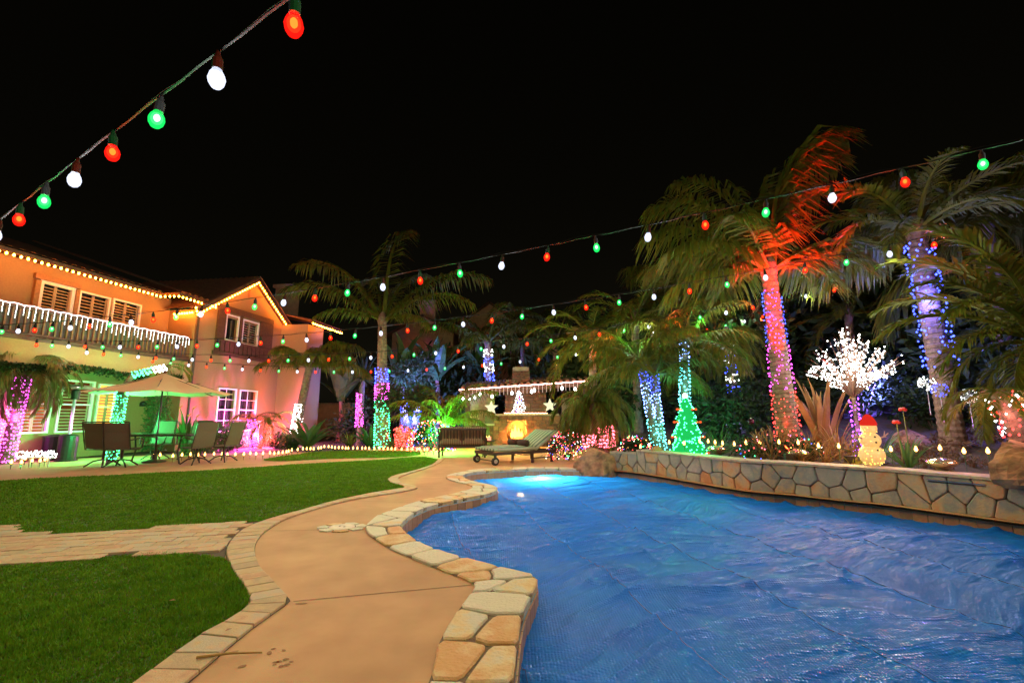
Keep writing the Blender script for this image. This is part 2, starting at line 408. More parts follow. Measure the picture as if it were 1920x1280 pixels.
# the hole in the ground lies half-way under the coping
mid_c = []
oc, ic = [outer_c[int(i * (len(outer_c) - 1) / 199)] for i in range(200)], [inner_c[int(i * (len(inner_c) - 1) / 199)] for i in range(200)]
def nearest(p, c): return min(c, key=lambda q: (q - p).length_squared)
ground_hole = [(p.x, p.y) for p in [q.lerp(nearest(q, outer_c), .25) for q in inner_c[::2]]] + [(p.x, p.y) for p in offset(wall_c[3::2], -.15)] + [(7.25, .1), (5.9, -1.1), (3.4, -1.4), (1.2, -.8)]

g = sheet('ground', [(-160, -160), (160, -160), (160, 160), (-160, 160)], [ground_hole], -.03, soil); g['kind'] = 'structure'
deck_outer = [(-7, -6), (9, -6), (9, 4), (4.5, 10.6), (3.0, 12.0), (2.4, 14.5), (4.0, 19.2), (-3.0, 19.0), (-6.0, 15.5), (-10.2, 14.8), (-12.75, 12.9), (-13.1, 6.0), (-13.0, -6)]
g = sheet('patio', deck_outer, [ground_hole], 0, concrete); g['kind'] = 'structure'

# lawns
lawnA_px = [(-260, 925), (0, 902), (200, 891.5), (400, 881), (565, 870), (627, 866.6), (721, 861), (785, 857), (815, 859), (820, 863), (809, 871), (777, 882), (740, 892), (727, 898), (733, 905), (752, 910.5), (757, 915), (740, 918), (690, 926), (627, 940), (565, 957), (510, 973), (469, 979), (312, 989), (153, 999.7), (50, 1000), (28, 992), (0, 986), (-260, 972)]
lawnB_px = [(-300, 1092), (0, 1063), (125, 1053), (219, 1043), (297, 1039.5), (375, 1042), (415, 1047), (428, 1056), (437, 1075), (453, 1096), (466, 1124), (461, 1138), (445, 1152), (422, 1167), (359, 1202), (297, 1249), (250, 1285)]
lawnC_px = [(496, 861), (530, 864.5), (620, 860), (745, 857), (789, 851), (766, 846), (682, 845.5), (611, 846), (569, 850)]
lawnA = [(p.x, p.y) for p in smooth_curve(GP(lawnA_px), .12, True)][:-1]
lb = GP(lawnB_px) + [Vector((-2.1, 1.6, 0)), Vector((-2.6, .2, 0)), Vector((-7, .0, 0))]
lawnB = [(p.x, p.y) for p in smooth_curve(lb, .1, True)][:-1]
lawnC = [(p.x, p.y) for p in smooth_curve(GP(lawnC_px), .15, True)][:-1]
def blades(name, poly, dens_near, h, seed, parent):
    r = np.random.RandomState(seed); P = np.array(poly); lo, hi = P.min(0), P.max(0)
    n = int((hi - lo).prod() * dens_near); x = r.uniform(lo[0], hi[0], n); y = r.uniform(lo[1], hi[1], n)
    dist = np.hypot(x, y); keep = r.rand(n) < np.clip((3.2 / np.maximum(dist, .1)) ** 1.25, 0, 1)
    infr = (np.abs(x) < 1.25 * y + 1.2) & (y > 1.2)
    k = keep & infr; x, y = x[k], y[k]; dist = dist[k]; k = inside(x, y, poly); x, y, dist = x[k], y[k], dist[k]; n = len(x)
    az = r.uniform(0, 2 * np.pi, n); wd = (.0032 + .0011 * dist) * r.uniform(.7, 1.2, n); hh = h * r.uniform(.55, 1.1, n)
    patch = .75 + .25 * np.sin(x * 2.3 + 1.3 * np.sin(y * 1.7)) * np.sin(y * 2.9 + x)
    hh = hh * patch; ln = r.uniform(.1, .75, n) * hh; la = r.uniform(0, 2 * np.pi, n)
    v = np.zeros((n, 3, 3)); dx, dy = np.cos(az) * wd, np.sin(az) * wd
    v[:, 0] = np.stack([x - dx, y - dy, np.full(n, .004)], 1); v[:, 1] = np.stack([x + dx, y + dy, np.full(n, .004)], 1)
    v[:, 2] = np.stack([x + np.cos(la) * ln, y + np.sin(la) * ln, .004 + hh], 1)
    o = link(name, mesh_np(name, v.reshape(-1, 3), np.arange(n * 3).reshape(-1, 3), blade_m), parent); o['kind'] = 'stuff'
    return o
for poly, nm, dn, hh in ((lawnA, 'lawn', 9500, .034), (lawnB, 'lawn', 13000, .034), (lawnC, 'lawn', 6500, .036)):
    lw = sheet(nm, poly, [], .006, turf_base); lw['kind'] = 'structure'
    blades('grass', poly, dn, hh, 3, lw)

# paver border between lawns and concrete (one piece each) and the paver path
joint_px = [(330, 1300), (356, 1280), (406, 1236), (469, 1183), (512, 1152), (543, 1129), (542, 1122), (531, 1111), (500, 1078), (484, 1058), (478, 1033), (483, 1014), (500, 996), (537, 974), (600, 953), (659, 938), (709, 929.5), (752, 923), (777, 918), (783, 915), (776, 911), (754, 906), (747, 899), (750, 895), (768, 888), (800, 878), (822, 869), (833, 861)]
edge_px = [(215, 1310), (250, 1282), (297, 1250), (359, 1203), (422, 1168), (462, 1140), (467, 1124), (453, 1096), (437, 1075), (424, 1045), (424, 1030), (436, 1011), (459, 992), (500, 976), (565, 957.5), (627, 940.5), (690, 926.5), (740, 918.5), (757, 915.5), (753, 911), (733, 905.5), (728, 898), (741, 892), (778, 882.5), (810, 871.5), (820, 863)]
jc = smooth_curve(GP(joint_px), .05); ec = smooth_curve(GP(edge_px), .05)
bord = tag(sheet('paver_bed', [(p.x, p.y) for p in ec] + [(p.x, p.y) for p in reversed(jc)], [], .003, joint_m), kind='structure')
def piece(name, poly, z0, z1, mat_, parent, ch=.012, jz=.0):
    n = len(poly); cx = sum(p[0] for p in poly) / n; cy_ = sum(p[1] for p in poly) / n
    def ins(p):
        l = math.hypot(p[0] - cx, p[1] - cy_) or 1; k = max(.3, 1 - ch / l); return (cx + (p[0] - cx) * k, cy_ + (p[1] - cy_) * k)
    tl = [rng.uniform(-jz, jz) for _ in range(2)]
    tz = lambda p: z1 + tl[0] * (p[0] - cx) + tl[1] * (p[1] - cy_)
    vs = [(p[0] - cx, p[1] - cy_, z0) for p in poly] + [(p[0] - cx, p[1] - cy_, tz(p) - ch * .7) for p in poly] + [(ins(p)[0] - cx, ins(p)[1] - cy_, tz(p)) for p in poly]
    fs = [(i, (i + 1) % n, n + (i + 1) % n, n + i) for i in range(n)] + [(n + i, n + (i + 1) % n, 2 * n + (i + 1) % n, 2 * n + i) for i in range(n)] + [tuple(range(2 * n, 3 * n))]
    if sum(poly[i][0] * poly[(i + 1) % n][1] - poly[(i + 1) % n][0] * poly[i][1] for i in range(n)) < 0: fs = [tuple(reversed(f)) for f in fs]
    return MB().add(vs, fs).build(name, mat_, parent, (cx, cy_, 0))
# walk along the joint line, cut across to the nearest point of the lawn edge
jr = resample(jc, .155)
cuts = [(p, nearest(p, ec)) for p in jr]
# keep the far ends moving monotonically along the edge
idx = [min(range(len(ec)), key=lambda k: (ec[k] - p).length_squared) for p in jr]
for i in range(1, len(idx)): idx[i] = max(idx[i], idx[i - 1])
for i in range(len(jr) - 1):
    a, b_, c, d = jr[i], jr[i + 1], ec[min(len(ec) - 1, idx[i + 1])], ec[min(len(ec) - 1, idx[i])]
    if (c - d).length < .03:
        m_ = (c + d) / 2; t = (b_ - a).normalized() * .022; c, d = m_ + t, m_ - t
    q = [(p.x, p.y) for p in (a, b_, c, d)]
    cx, cy_ = sum(p[0] for p in q) / 4, sum(p[1] for p in q) / 4
    q = [(p[0] + (cx - p[0]) * .05, p[1] + (cy_ - p[1]) * .05) for p in q]
    piece('paver', q, .0, .022 + rng.uniform(-.002, .002), paver_m, bord, .006, .01)
path_poly_px = [(-200, 1000), (0, 986), (28, 992), (50, 1000.5), (153, 1000.3), (312, 989.6), (469, 979.6), (497, 977.5), (459, 992), (436, 1011), (424, 1030), (422, 1046), (415, 1046), (375, 1041.5), (297, 1039), (219, 1042.5), (125, 1052.5), (0, 1062.5), (-200, 1082)]
pathp = [(p.x, p.y) for p in GP(path_poly_px)]
pth = tag(sheet('path', pathp, [], .004, joint_m), kind='structure')
ax = (G(400, 1010) - G(60, 1030)).normalized(); ay = Vector((-ax.y, ax.x, 0)); o0 = G(424, 1046)
for j in range(-2, 14):
    for i in range(-46, 3):
        s0, t0 = (i + (.5 if j % 2 else 0)) * .225, j * .15 - .25
        rect = [(s0, t0), (s0 + .219, t0), (s0 + .219, t0 + .144), (s0, t0 + .144)]
        w = [o0 + ax * s_ + ay * t for s_, t in rect]
        c = sum(w, Vector()) / 4
        if abs(c.x) > 1.2 * c.y + .6: continue
        if not inside(np.array([p.x for p in w] + [c.x]), np.array([p.y for p in w] + [c.y]), pathp).sum() >= 3: continue
        q = [(p.x, p.y) for p in w]; e = nearest(c, ec)
        if (e - c).length < .3:
            k = min(range(len(ec)), key=lambda k: (ec[k] - c).length_squared); tt = (ec[min(k + 2, len(ec) - 1)] - ec[max(k - 2, 0)]).normalized()
            q = clip(q, (e.x - tt.y * .008, e.y + tt.x * .008), (tt.y, -tt.x))
        if len(q) < 3 or abs(sum(q[i_][0] * q[(i_ + 1) % len(q)][1] - q[(i_ + 1) % len(q)][0] * q[i_][1] for i_ in range(len(q)))) < .0015: continue
        piece('paver', q, 0, .02 + rng.uniform(-.003, .003), paver_m, pth, .006, .012)

# score lines across the concrete
def groove(a, b_, w=.007, mt=None):
    a, b_ = G(*a), G(*b_); t = (b_ - a).normalized(); n = Vector((-t.y, t.x, 0)) * w / 2
    return MB().add([a + n + Vector((0, 0, .002)), b_ + n + Vector((0, 0, .002)), b_ - n + Vector((0, 0, .002)), a - n + Vector((0, 0, .002))], [(3, 2, 1, 0)])
for a, b_ in (((550, 1127), (886, 1096)), ((508, 995), (600, 993)), ((667, 985), (700, 980)), ((660, 938), (775, 942)), ((775, 918), (880, 914)), ((748, 897), (835, 896))):
    tag(groove(a, b_).build('score_line', surf('score_dirt', (.16, .075, .03), None, .9, 30)), kind='structure')

# ------------------------------------------------------------------ pool: tiles, coping, cover
shell = tag(MB().build('pool', pool_wall_m), kind='structure')
mbp = MB()
n = len(pool)
mbp.add([(x, y, -.02) for x, y in pool] + [(x, y, -1.6) for x, y in pool], [((i + 1) % n, i, n + i, n + (i + 1) % n) for i in range(n)])
me = mbp.mesh('pool', pool_wall_m); shell.data = me
sheet('pool_floor', pool, [], -1.6, pool_wall_m, shell)
def tile_run(curve, off, z0, z1, step=.152, parent=shell):
    c = resample(curve, step)
    for a, b_ in zip(c, c[1:]):
        if abs(a.x) > 1.3 * a.y + 1: continue
        t = (b_ - a).normalized(); nn = Vector((t.y, -t.x, 0)) * off
        a2, b2 = a + t * .003, b_ - t * .003
        m_ = (a2 + b2) / 2
        vs = [a2, b2, b2 + nn, a2 + nn]; vs = [(v.x - m_.x, v.y - m_.y, z) for z in (z0, z1) for v in vs]
        MB().add(vs, [(0, 1, 5, 4), (1, 2, 6, 5), (2, 3, 7, 6), (3, 0, 4, 7), (4, 5, 6, 7), (3, 2, 1, 0)]).build('tile', tile_m, parent, (m_.x, m_.y, 0))
tile_run(inner_c, .012, -.30, -.035)
tile_run(wall_c, .035, -.30, -.012)
# coping: flagstones between two curves
cop = tag(sheet('pool_coping', [(p.x, p.y) for p in outer_c] + [(p.x, p.y) for p in reversed(inner_c)], [], .006, mortar_m), kind='structure')
mo = sheet('mortar_bed', [(p.x, p.y) for p in outer_c] + [(p.x, p.y) for p in reversed(inner_c)], [], -.034, mortar_m, cop)
pairs = [(p, nearest(p, outer_c)) for p in resample(inner_c, .05)]
idx = [min(range(len(outer_c)), key=lambda k: (outer_c[k] - p).length_squared) for p, _ in pairs]
for i in range(1, len(idx)): idx[i] = max(idx[i], idx[i - 1])
# even the outer walk out so that no run of stones shares one outer point
sm = [sum(idx[max(0, i - 7):i + 8]) / len(idx[max(0, i - 7):i + 8]) for i in range(len(idx))]
def lerp_c(c, f):
    i = max(0, min(len(c) - 2, int(f))); return c[i].lerp(c[i + 1], f - i)
pin = [p for p, _ in pairs]; pout = [lerp_c(outer_c, f) for f in sm]
LN = len(pin) * .05; WD = .36
def cmap(s_, t):
    f = max(0, min(len(pin) - 1.001, s_ / .05)); k = t / WD
    return lerp_c(pin, f).lerp(lerp_c(pout, f), k)
pts = []; s_ = .1
while s_ < LN:
    w = rng.uniform(.24, .42)
    if rng.random() < .45: pts.append((s_ + w / 2, WD * rng.uniform(.4, .6)))
    else:
        pts.append((s_ + w * rng.uniform(.25, .6), WD * rng.uniform(.18, .3))); pts.append((s_ + w * rng.uniform(.4, .75), WD * rng.uniform(.7, .85)))
    s_ += w
for cell in voronoi(pts, (0, 0, LN, WD), .02, 1.2):
    cell = roundpoly(cell, .12); dense = []
    for a, b_ in zip(cell, cell[1:] + cell[:1]):
        k = max(1, int(math.hypot(b_[0] - a[0], b_[1] - a[1]) / .09))
        dense += [(a[0] + (b_[0] - a[0]) * i / k, a[1] + (b_[1] - a[1]) * i / k) for i in range(k)]
    w = [cmap(*q) + Vector((rng.uniform(-.004, .004), rng.uniform(-.004, .004), 0)) for q in dense]
    piece('flagstone', [(p.x, p.y) for p in w], -.03, .022 + rng.uniform(-.003, .005), cope_m, cop, .012, .015)

# the cover: grid with wrinkles and seams
def vnoise(x, y, seed):
    r = np.random.RandomState(seed); T = r.rand(64, 64)
    xi, yi = np.floor(x).astype(int), np.floor(y).astype(int); fx, fy = x - xi, y - yi
    fx = fx * fx * (3 - 2 * fx); fy = fy * fy * (3 - 2 * fy)
    g_ = lambda a, b_: T[a % 64, b_ % 64]
    return (g_(xi, yi) * (1 - fx) + g_(xi + 1, yi) * fx) * (1 - fy) + (g_(xi, yi + 1) * (1 - fx) + g_(xi + 1, yi + 1) * fx) * fy
sd = Vector((.235, -.972)); sn = (.972, .235)
def cover_z(x, y):
    u = x * sn[0] + y * sn[1]; w = x * sd[0] + y * sd[1]            # across / along the seams
    z = .022 * (vnoise(u * .9, w * 1.5, 1) - .5)
    wob = w + .30 * (vnoise(u * 1.1, w * .8, 5) - .5) * 2 + .10 * u
    for k, amp, fu, seed in ((2.6, .040, .5, 2), (5.0, .034, .8, 3), (9, .030, 1.2, 4), (17, .019, 1.8, 8), (30, .010, 3.0, 9)):
        q = 1 - np.abs(vnoise(u * fu, wob * k, seed) * 2 - 1); act = vnoise(u * .8 + 9, w * .9, seed + 20)
        z = z + amp * q ** 3 * np.clip(act * 2.6 - .6, .08, 1)
    q2 = 1 - np.abs(vnoise((u + w * .6) * 1.1, (w - u * .9) * 3.5, 11) * 2 - 1); z = z + .03 * q2 ** 4 * np.clip(vnoise(u * .6 + 3, w * .6, 30) * 3 - 1.7, 0, 1)
    s_ = np.abs(((u - 1.72 + .03 * np.sin(w * 2.1)) / 1.02 + .5) % 1 - .5) * 1.02      # distance to the nearest seam
    z = z + .010 * np.exp(-(s_ / .03) ** 2)
    rr = np.hypot(x - .72, y - 4.55); z = z + .016 * np.exp(-((rr - .62) / .03) ** 2) * (x > .6)
    return WATER - .04 + z
st = .02
P = np.array(pool); xs = np.arange(P[:, 0].min() - .1, P[:, 0].max() + .1, st); ys = np.arange(.8, P[:, 1].max() + .1, st)
X, Y = np.meshgrid(xs, ys); Z = cover_z(X, Y)
nx, ny = len(xs), len(ys)
cxm, cym = (X[:-1, :-1] + st / 2).ravel(), (Y[:-1, :-1] + st / 2).ravel()
ok = inside(cxm, cym, pool) & (np.abs(cxm) < 1.25 * cym + 1.0)
ii = (np.arange(ny - 1)[:, None] * nx + np.arange(nx - 1)[None]).ravel()[ok]
F4 = np.stack([ii, ii + 1, ii + nx + 1, ii + nx], 1)
used, inv = np.unique(F4, return_inverse=True)
V = np.stack([X.ravel(), Y.ravel(), Z.ravel()], 1)[used]
pc = link('pool_cover', mesh_np('pool_cover', V, inv.reshape(-1, 4), cover_m, True))
tag(pc, 'wrinkled blue bubble sheet floating over the whole swimming pool', 'pool cover')
for k in range(-3, 7):                       # welded seams, thin dark ribs on the sheet
    w_ = np.arange(-10.6, -.9, .06); u_ = 1.72 + 1.02 * k - .03 * np.sin(w_ * 2.1); x_, y_ = u_ * sn[0] + w_ * sd[0], u_ * sn[1] + w_ * sd[1]
    q = inside(x_, y_, pool) & (y_ > 1) & (np.abs(x_) < 1.25 * y_ + 1); x_, y_ = x_[q], y_[q]
    if len(x_) > 6: MB().tube(list(zip(x_.tolist(), y_.tolist(), (cover_z(x_, y_) + .0005).tolist())), .0032, 5).build('seam', surf('seam_blue', (.008, .15, .55), None, .35, 30), pc)
# underwater lamp in the far wall
pl = thing('pool_light', 'round underwater lamp shining through the cover at the far pool wall', 'pool light', (.62, 10.36, -.36))
MB().lathe([(.12, 0), (.12, .03), (.1, .05)], n=20).build('lens', emit('pool_lens', (.7, .9, 1), 20, False), pl, rot=(R(90), 0, 0))
MB().lathe([(.15, -.02), (.15, .02)], n=20).build('ring', steel, pl, rot=(R(90), 0, 0))
lamp(pl, (0, -.3, .0), 420, (.5, .85, 1), .08)

# ------------------------------------------------------------------ stone seat wall along the pool and planting bed
WT = .47
gw = thing('garden_wall', 'low curved flagstone wall with a thin cap between pool and planting bed', 'wall')
wl = smooth_curve(wall_pts, .06)
i0 = 8
wlo = wl[i0:]
back = offset(wlo, .32)
low_n = 11
def wz(i): return .40 if i < low_n else WT
mb = MB(); n = len(wlo); front = offset(wlo, .02)
for i in range(n - 1):
    z = wz(i); a, b_, c, d = front[i], front[i + 1], back[i + 1], back[i]
    mb.add([(p.x, p.y, zz) for zz in (-.02, z - .03) for p in (a, b_, c, d)], [(0, 1, 5, 4), (2, 3, 7, 6), (4, 5, 6, 7), (1, 2, 6, 5), (3, 0, 4, 7)])
mb.build('mortar', mortar_m, gw)
WL = n * .06
def wmap(s_, z, off):
    f = max(0, min(n - 1.001, s_ / .06)); i = int(f); p = lerp_c(wlo, f)
    t = (wlo[min(i + 1, n - 1)] - wlo[max(i - 1, 0)]).normalized()
    q = p + Vector((t.y, -t.x, 0)) * off; return Vector((q.x, q.y, z))
def wall_stones(s0, s1, z0, z1, sp, name='stone'):
    pts = []
    row = 0; z = z0 + sp * .4
    while z < z1:
        s_ = s0 + (row % 2) * sp * .6
        while s_ < s1: pts.append((s_ + rng.uniform(-.42, .42) * sp, z + rng.uniform(-.4, .4) * sp * .8)); s_ += sp * rng.uniform(.95, 1.35)
        z += sp * .78; row += 1
    for cell in voronoi(pts, (s0, z0, s1, z1), .011, .9):
        cell = roundpoly(cell, .1)
        cs = sum(p[0] for p in cell) / len(cell); cz = sum(p[1] for p in cell) / len(cell)
        pr = .012 + rng.uniform(0, .016); k = len(cell); base = wmap(cs, cz, 0)
        a = [wmap(s_, z_, -.02) - base for s_, z_ in cell]; b_ = [wmap(s_, z_, pr * .6) - base for s_, z_ in cell]
        c = [wmap(cs + (s_ - cs) * .9, cz + (z_ - cz) * .9, pr + rng.uniform(0, .006)) - base for s_, z_ in cell]
        fs = [(i, (i + 1) % k, k + (i + 1) % k, k + i) for i in range(k)] + [(k + i, k + (i + 1) % k, 2 * k + (i + 1) % k, 2 * k + i) for i in range(k)] + [tuple(range(2 * k, 3 * k))]
        MB().add(a + b_ + c, fs).build(name, flag_m, gw, base)
wall_stones(.0, low_n * .06 - .01, -.005, .37, .2)
wall_stones(low_n * .06, WL, -.005, WT - .035, .25)
for (ia, ib, z) in ((0, low_n, .40),) + tuple((i, min(i + 11, n - 1), WT) for i in range(low_n, n - 1, 11)):
    mb = MB(); fr = offset(wlo, -.05); bk = offset(wlo, .36)
    for i in range(ia, ib):
        e0 = .004 if i == ia else 0; a, b_, c, d = fr[i], fr[i + 1], bk[i + 1], bk[i]
        if i == ia: a = a.lerp(b_, .08); d = d.lerp(c, .08)
        mb.add([(p.x, p.y, zz) for zz in (z - .035, z) for p in (a, b_, c, d)], [(0, 1, 5, 4), (1, 2, 6, 5), (2, 3, 7, 6), (3, 0, 4, 7), (4, 5, 6, 7), (3, 2, 1, 0)])
    mb.build('cap_stone', cap_m, gw)
# thin bar set in the wall (waterfall slot)
a, b_ = G(1716, 897, .36), G(1821, 906, .36)
ts = thing('water_slot', 'thin pale metal spout slot let into the flagstone wall', 'water spout')
f0 = min(range(n), key=lambda k: abs((wlo[k].x / wlo[k].y) - (1716 - 960) / 853 / cP * .985)); f1 = min(range(n), key=lambda k: abs((wlo[k].x / wlo[k].y) - (1821 - 960) / 853 / cP * .985))
MB().tube([wmap(k * .06, .375, .035) for k in range(f0, f1 + 1)], .008, 6).build('lip', steel, ts)
MB().tube([wmap(k * .06, .355, .030) for k in range(f0, f1 + 1)], .005, 6).build('slot', black_m, ts)

# planting bed behind the wall, rising to the back
def bed_z(d): return .36 if d < 1.8 else .36 + (d - 1.8) * .16
gx = np.arange(1.6, 26, .4); gy = np.arange(1.0, 26, .4); mb = MB(); W2 = np.array([(p.x, p.y) for p in offset(wlo, .18)] )
Wn = np.array([(wlo[min(i + 1, n - 1)] - wlo[max(i - 1, 0)])[:2] for i in range(n)]); vid = {}
def bed_d(x, y):
    dd = np.hypot(W2[:, 0] - x, W2[:, 1] - y); k = int(dd.argmin()); s_ = Wn[k][0] * (y - W2[k][1]) - Wn[k][1] * (x - W2[k][0])
    return dd[k] if s_ > 0 else -dd[k]
for i, x in enumerate(gx):
    for j, y in enumerate(gy):
        d = bed_d(x, y)
        if d < 0 and d > -.45:
            dd = np.hypot(W2[:, 0] - x, W2[:, 1] - y); k = int(dd.argmin()); x, y = W2[k]; d = 0
        if d >= 0 and not (y > 11.0 and x < 2.2 + (y - 11) * .28): mb.v.append((x, y, bed_z(d) + rng.uniform(-.02, .02))); vid[i, j] = len(mb.v) - 1
for i in range(len(gx) - 1):
    for j in range(len(gy) - 1):
        q = [vid.get(k) for k in ((i, j), (i + 1, j), (i + 1, j + 1), (i, j + 1))]
        q = [k for k in q if k is not None]
        if len(q) >= 3: mb.f.append(tuple(q)); mb.mi.append(0)
tag(mb.build('planting_ground', soil, smooth=True), kind='structure')
def boulder(label, c, d, seed, rz=0):
    r_ = random.Random(seed); mb = MB(); N, M = 30, 18; offs = [Vector((r_.uniform(-1, 1), r_.uniform(-1, 1), r_.uniform(-1, 1))).normalized() for _ in range(16)]; offs = [Vector((o_.x, o_.y, abs(o_.z) * .8)).normalized() for o_ in offs]; hs = [r_.uniform(.62, .95) for _ in offs]
    mb.ball((0, 0, 0), 1, N, M)
    vs = []
    for v in mb.v:
        v = Vector(v); v = v / (abs(v.x) ** 4 + abs(v.y) ** 4 + abs(v.z) ** 4) ** .25 * .92; k = 1.25
        for o_, h_ in zip(offs, hs):
            q = v.dot(o_) * k
            if q > h_: k *= h_ / q
        v = v * k * r_.uniform(.96, 1.03); vs.append((v.x * d[0] / 2, v.y * d[1] / 2, v.z * d[2] / 2))
    mb.v = vs
    o = mb.build('boulder', boulder_m, None, (c[0], c[1], c[2] + d[2] * .42), (0, 0, rz)); tag(o, label, 'boulder'); return o
q = G(1128, 884); boulder('big reddish brown boulder at the end of the flagstone wall by the pool', (q.x, q.y + .4, -.06), (.95, .8, .62), 4)
q = D(1920, 880, 5.6); boulder('dark rough boulder on the wall cap beneath the red and white lit palm', (D(1945, 880, 5.35).x, 5.35, WT - .02), (.9, .6, .5), 9, .4)
q = D(1700, 810, 9.2); boulder('small tan rock lying in the planting bed behind the snowman', (q.x, q.y, .55), (.9, .5, .4), 12)
q = D(1232, 842, 9.7); boulder('little round rock on the wall cap near the blue lit palms', (q.x, q.y, WT), (.22, .18, .12), 15)

# ------------------------------------------------------------------ overhead strings of red, white and green bulbs
def bulb_mesh(c):
    mb = MB(); mb.lathe([(.004, -.088), (.016, -.082), (.025, -.066), (.028, -.048), (.024, -.03), (.016, -.014), (.014, 0)], n=12)
    mb.cur = 1; mb.ball((0, 0, -.040), .0115, 8, 6, (1, 1, 1.5))
    mb.cur = 2; mb.ball((0, 0, -.043), .0205, 10, 8, (1, 1, 1.35))
    return mb.mesh('bulb_' + c, [SHELL[c], CORE[c], MID[c]], True)
BULB = {c: bulb_mesh(c) for c in ('red', 'white', 'green')}
SOCK = MB().lathe([(.013, -.012), (.017, -.008), (.017, .035), (.010, .05), (.006, .07)], n=10).mesh('socket', wire_m)
BL = {}; BLD = {}                           # lamp power cut at the house end to keep its walls darker
for c in ('red', 'white', 'green'):
    l = bpy.data.lights.new('lamp_' + c, 'POINT'); l.energy = P_BULB * BULB_W[c]; l.color = LAMPCOL[c]; l.shadow_soft_size = .016; BL[c] = l
    l2 = l.copy(); l2.energy *= .2; BLD[c] = l2
# start, height, plan angle, slope, sag, index range, colour of bulb 0
ORDER = ['red', 'white', 'green']
STR = [((-.9194, 1.6766, 2.8367, 2.6065, -.0026, -.0018), -9, 9, 'red', 'string of big coloured bulbs crossing the sky high above the house roof'),
       ((4.4502, 3.9754, 3.5485, 2.7889, -.1097, .0046), -3, 28, 'green', 'string of coloured bulbs from the red lit palm to the balcony corner'),
       ((5.5001, 7.1737, 3.6886, 2.8796, -.1405, .0057), -2, 32, 'green', 'string of coloured bulbs passing just above the fireplace roof'),
       ((5.8174, 10.7305, 3.7796, 2.9869, -.1788, .0075), -3, 32, 'red', 'string of coloured bulbs along the foot of the balcony'),
       ((6.9638, 14.5617, 4.0838, 3.1158, -.2346, .0093), -2, 32, 'green', 'lowest and farthest string of coloured bulbs running to the house')]
for (x0, y0, z0, ph, a, b_), i0_, i1_, c0, lab in STR:
    t = thing('light_string', lab, 'string lights', group='overhead strings of red white and green bulbs')
    k0 = ORDER.index(c0)
    def at(s_):
        p = Vector((x0 + math.cos(ph) * s_, y0 + math.sin(ph) * s_, z0 + a * s_ + b_ * s_ * s_))
        hb, hv, hw = G(130, 858), Vector((.9896, -.144, 0)), Vector((.144, .9896, 0)); c0_ = Vector((0, 0, CAM_H))
        lim = 2.75 if (p - hb).dot(hw) > 7 else 1.5
        if (p - hb).dot(hv) < lim and (p - hb).dot(hw) < 9.5 and p.x < -4: k = (lim - (c0_ - hb).dot(hv)) / (p - c0_).dot(hv); p = c0_ + (p - c0_) * k
        return p
    top = Vector((0, 0, .085))
    cord = [at((i / 3) * .61) + top + Vector((0, 0, .05 + .006 * math.sin(i * 2.1))) for i in range(i0_ * 3 - 2, i1_ * 3 + 1)]
    MB().tube(cord, .0055, 5).tube([p + Vector((.006, 0, .018 + .012 * math.sin(i * 1.3))) for i, p in enumerate(cord)], .003, 4).build('cord', wire_m, t)
    for i in range(i0_, i1_):
        c = ORDER[(k0 + i) % 3]; p = at(i * .61)
        bo = link('bulb', BULB[c], t, p + Vector((0, 0, .045)), (rng.uniform(-.12, .12), rng.uniform(-.12, .12), 0))
        bo.scale = (1.4, 1.4, 1.3); link('socket', SOCK, bo)
        link('lamp', (BLD if p.x < -7.2 else BL)[c], t, p + Vector((0, 0, -.054)))

# ------------------------------------------------------------------ the house
HB = G(130, 858); hd = Vector((.144, .9896, 0)); hn = Vector((.9896, -.144, 0)); HRZ = math.atan2(hd.y, hd.x)
house = thing('house', 'two storey tan stucco house with gable and balcony strung with orange lights', 'house', HB, HRZ)
def HP(t, o, z): return HB + hd * t + hn * o + Vector((0, 0, z))          # house measures to the world
def openwall(mb, fr, t0, t1, z0, z1, ops, depth=.14):
    """wall in a plane with rectangular openings and their reveals; fr(t, depth, z) -> point"""
    ts = sorted({t0, t1} | {q for o in ops for q in o[:2]}); zs = sorted({z0, z1} | {q for o in ops for q in o[2:4]})
    for a, b_ in zip(ts, ts[1:]):
        for c, d in zip(zs, zs[1:]):
            mt, mz = (a + b_) / 2, (c + d) / 2
            if any(o[0] < mt < o[1] and o[2] < mz < o[3] for o in ops): continue
            mb.add([fr(a, 0, c), fr(b_, 0, c), fr(b_, 0, d), fr(a, 0, d)], [(0, 1, 2, 3)])
    for o in ops:
        c = [(o[0], o[2]), (o[1], o[2]), (o[1], o[3]), (o[0], o[3])]
        for (ta, za), (tb, zb) in zip(c, c[1:] + c[:1]):
            mb.add([fr(ta, 0, za), fr(tb, 0, zb), fr(tb, depth, zb), fr(ta, depth, za)], [(0, 1, 2, 3)])
frA = lambda o: (lambda t, d, z: (t, -(o - d), z))
room_warm = emit('lit_room', (1, .23, .03), .5, False)
room_dim = emit('lit_room_dim', (1, .30, .06), .12, False)
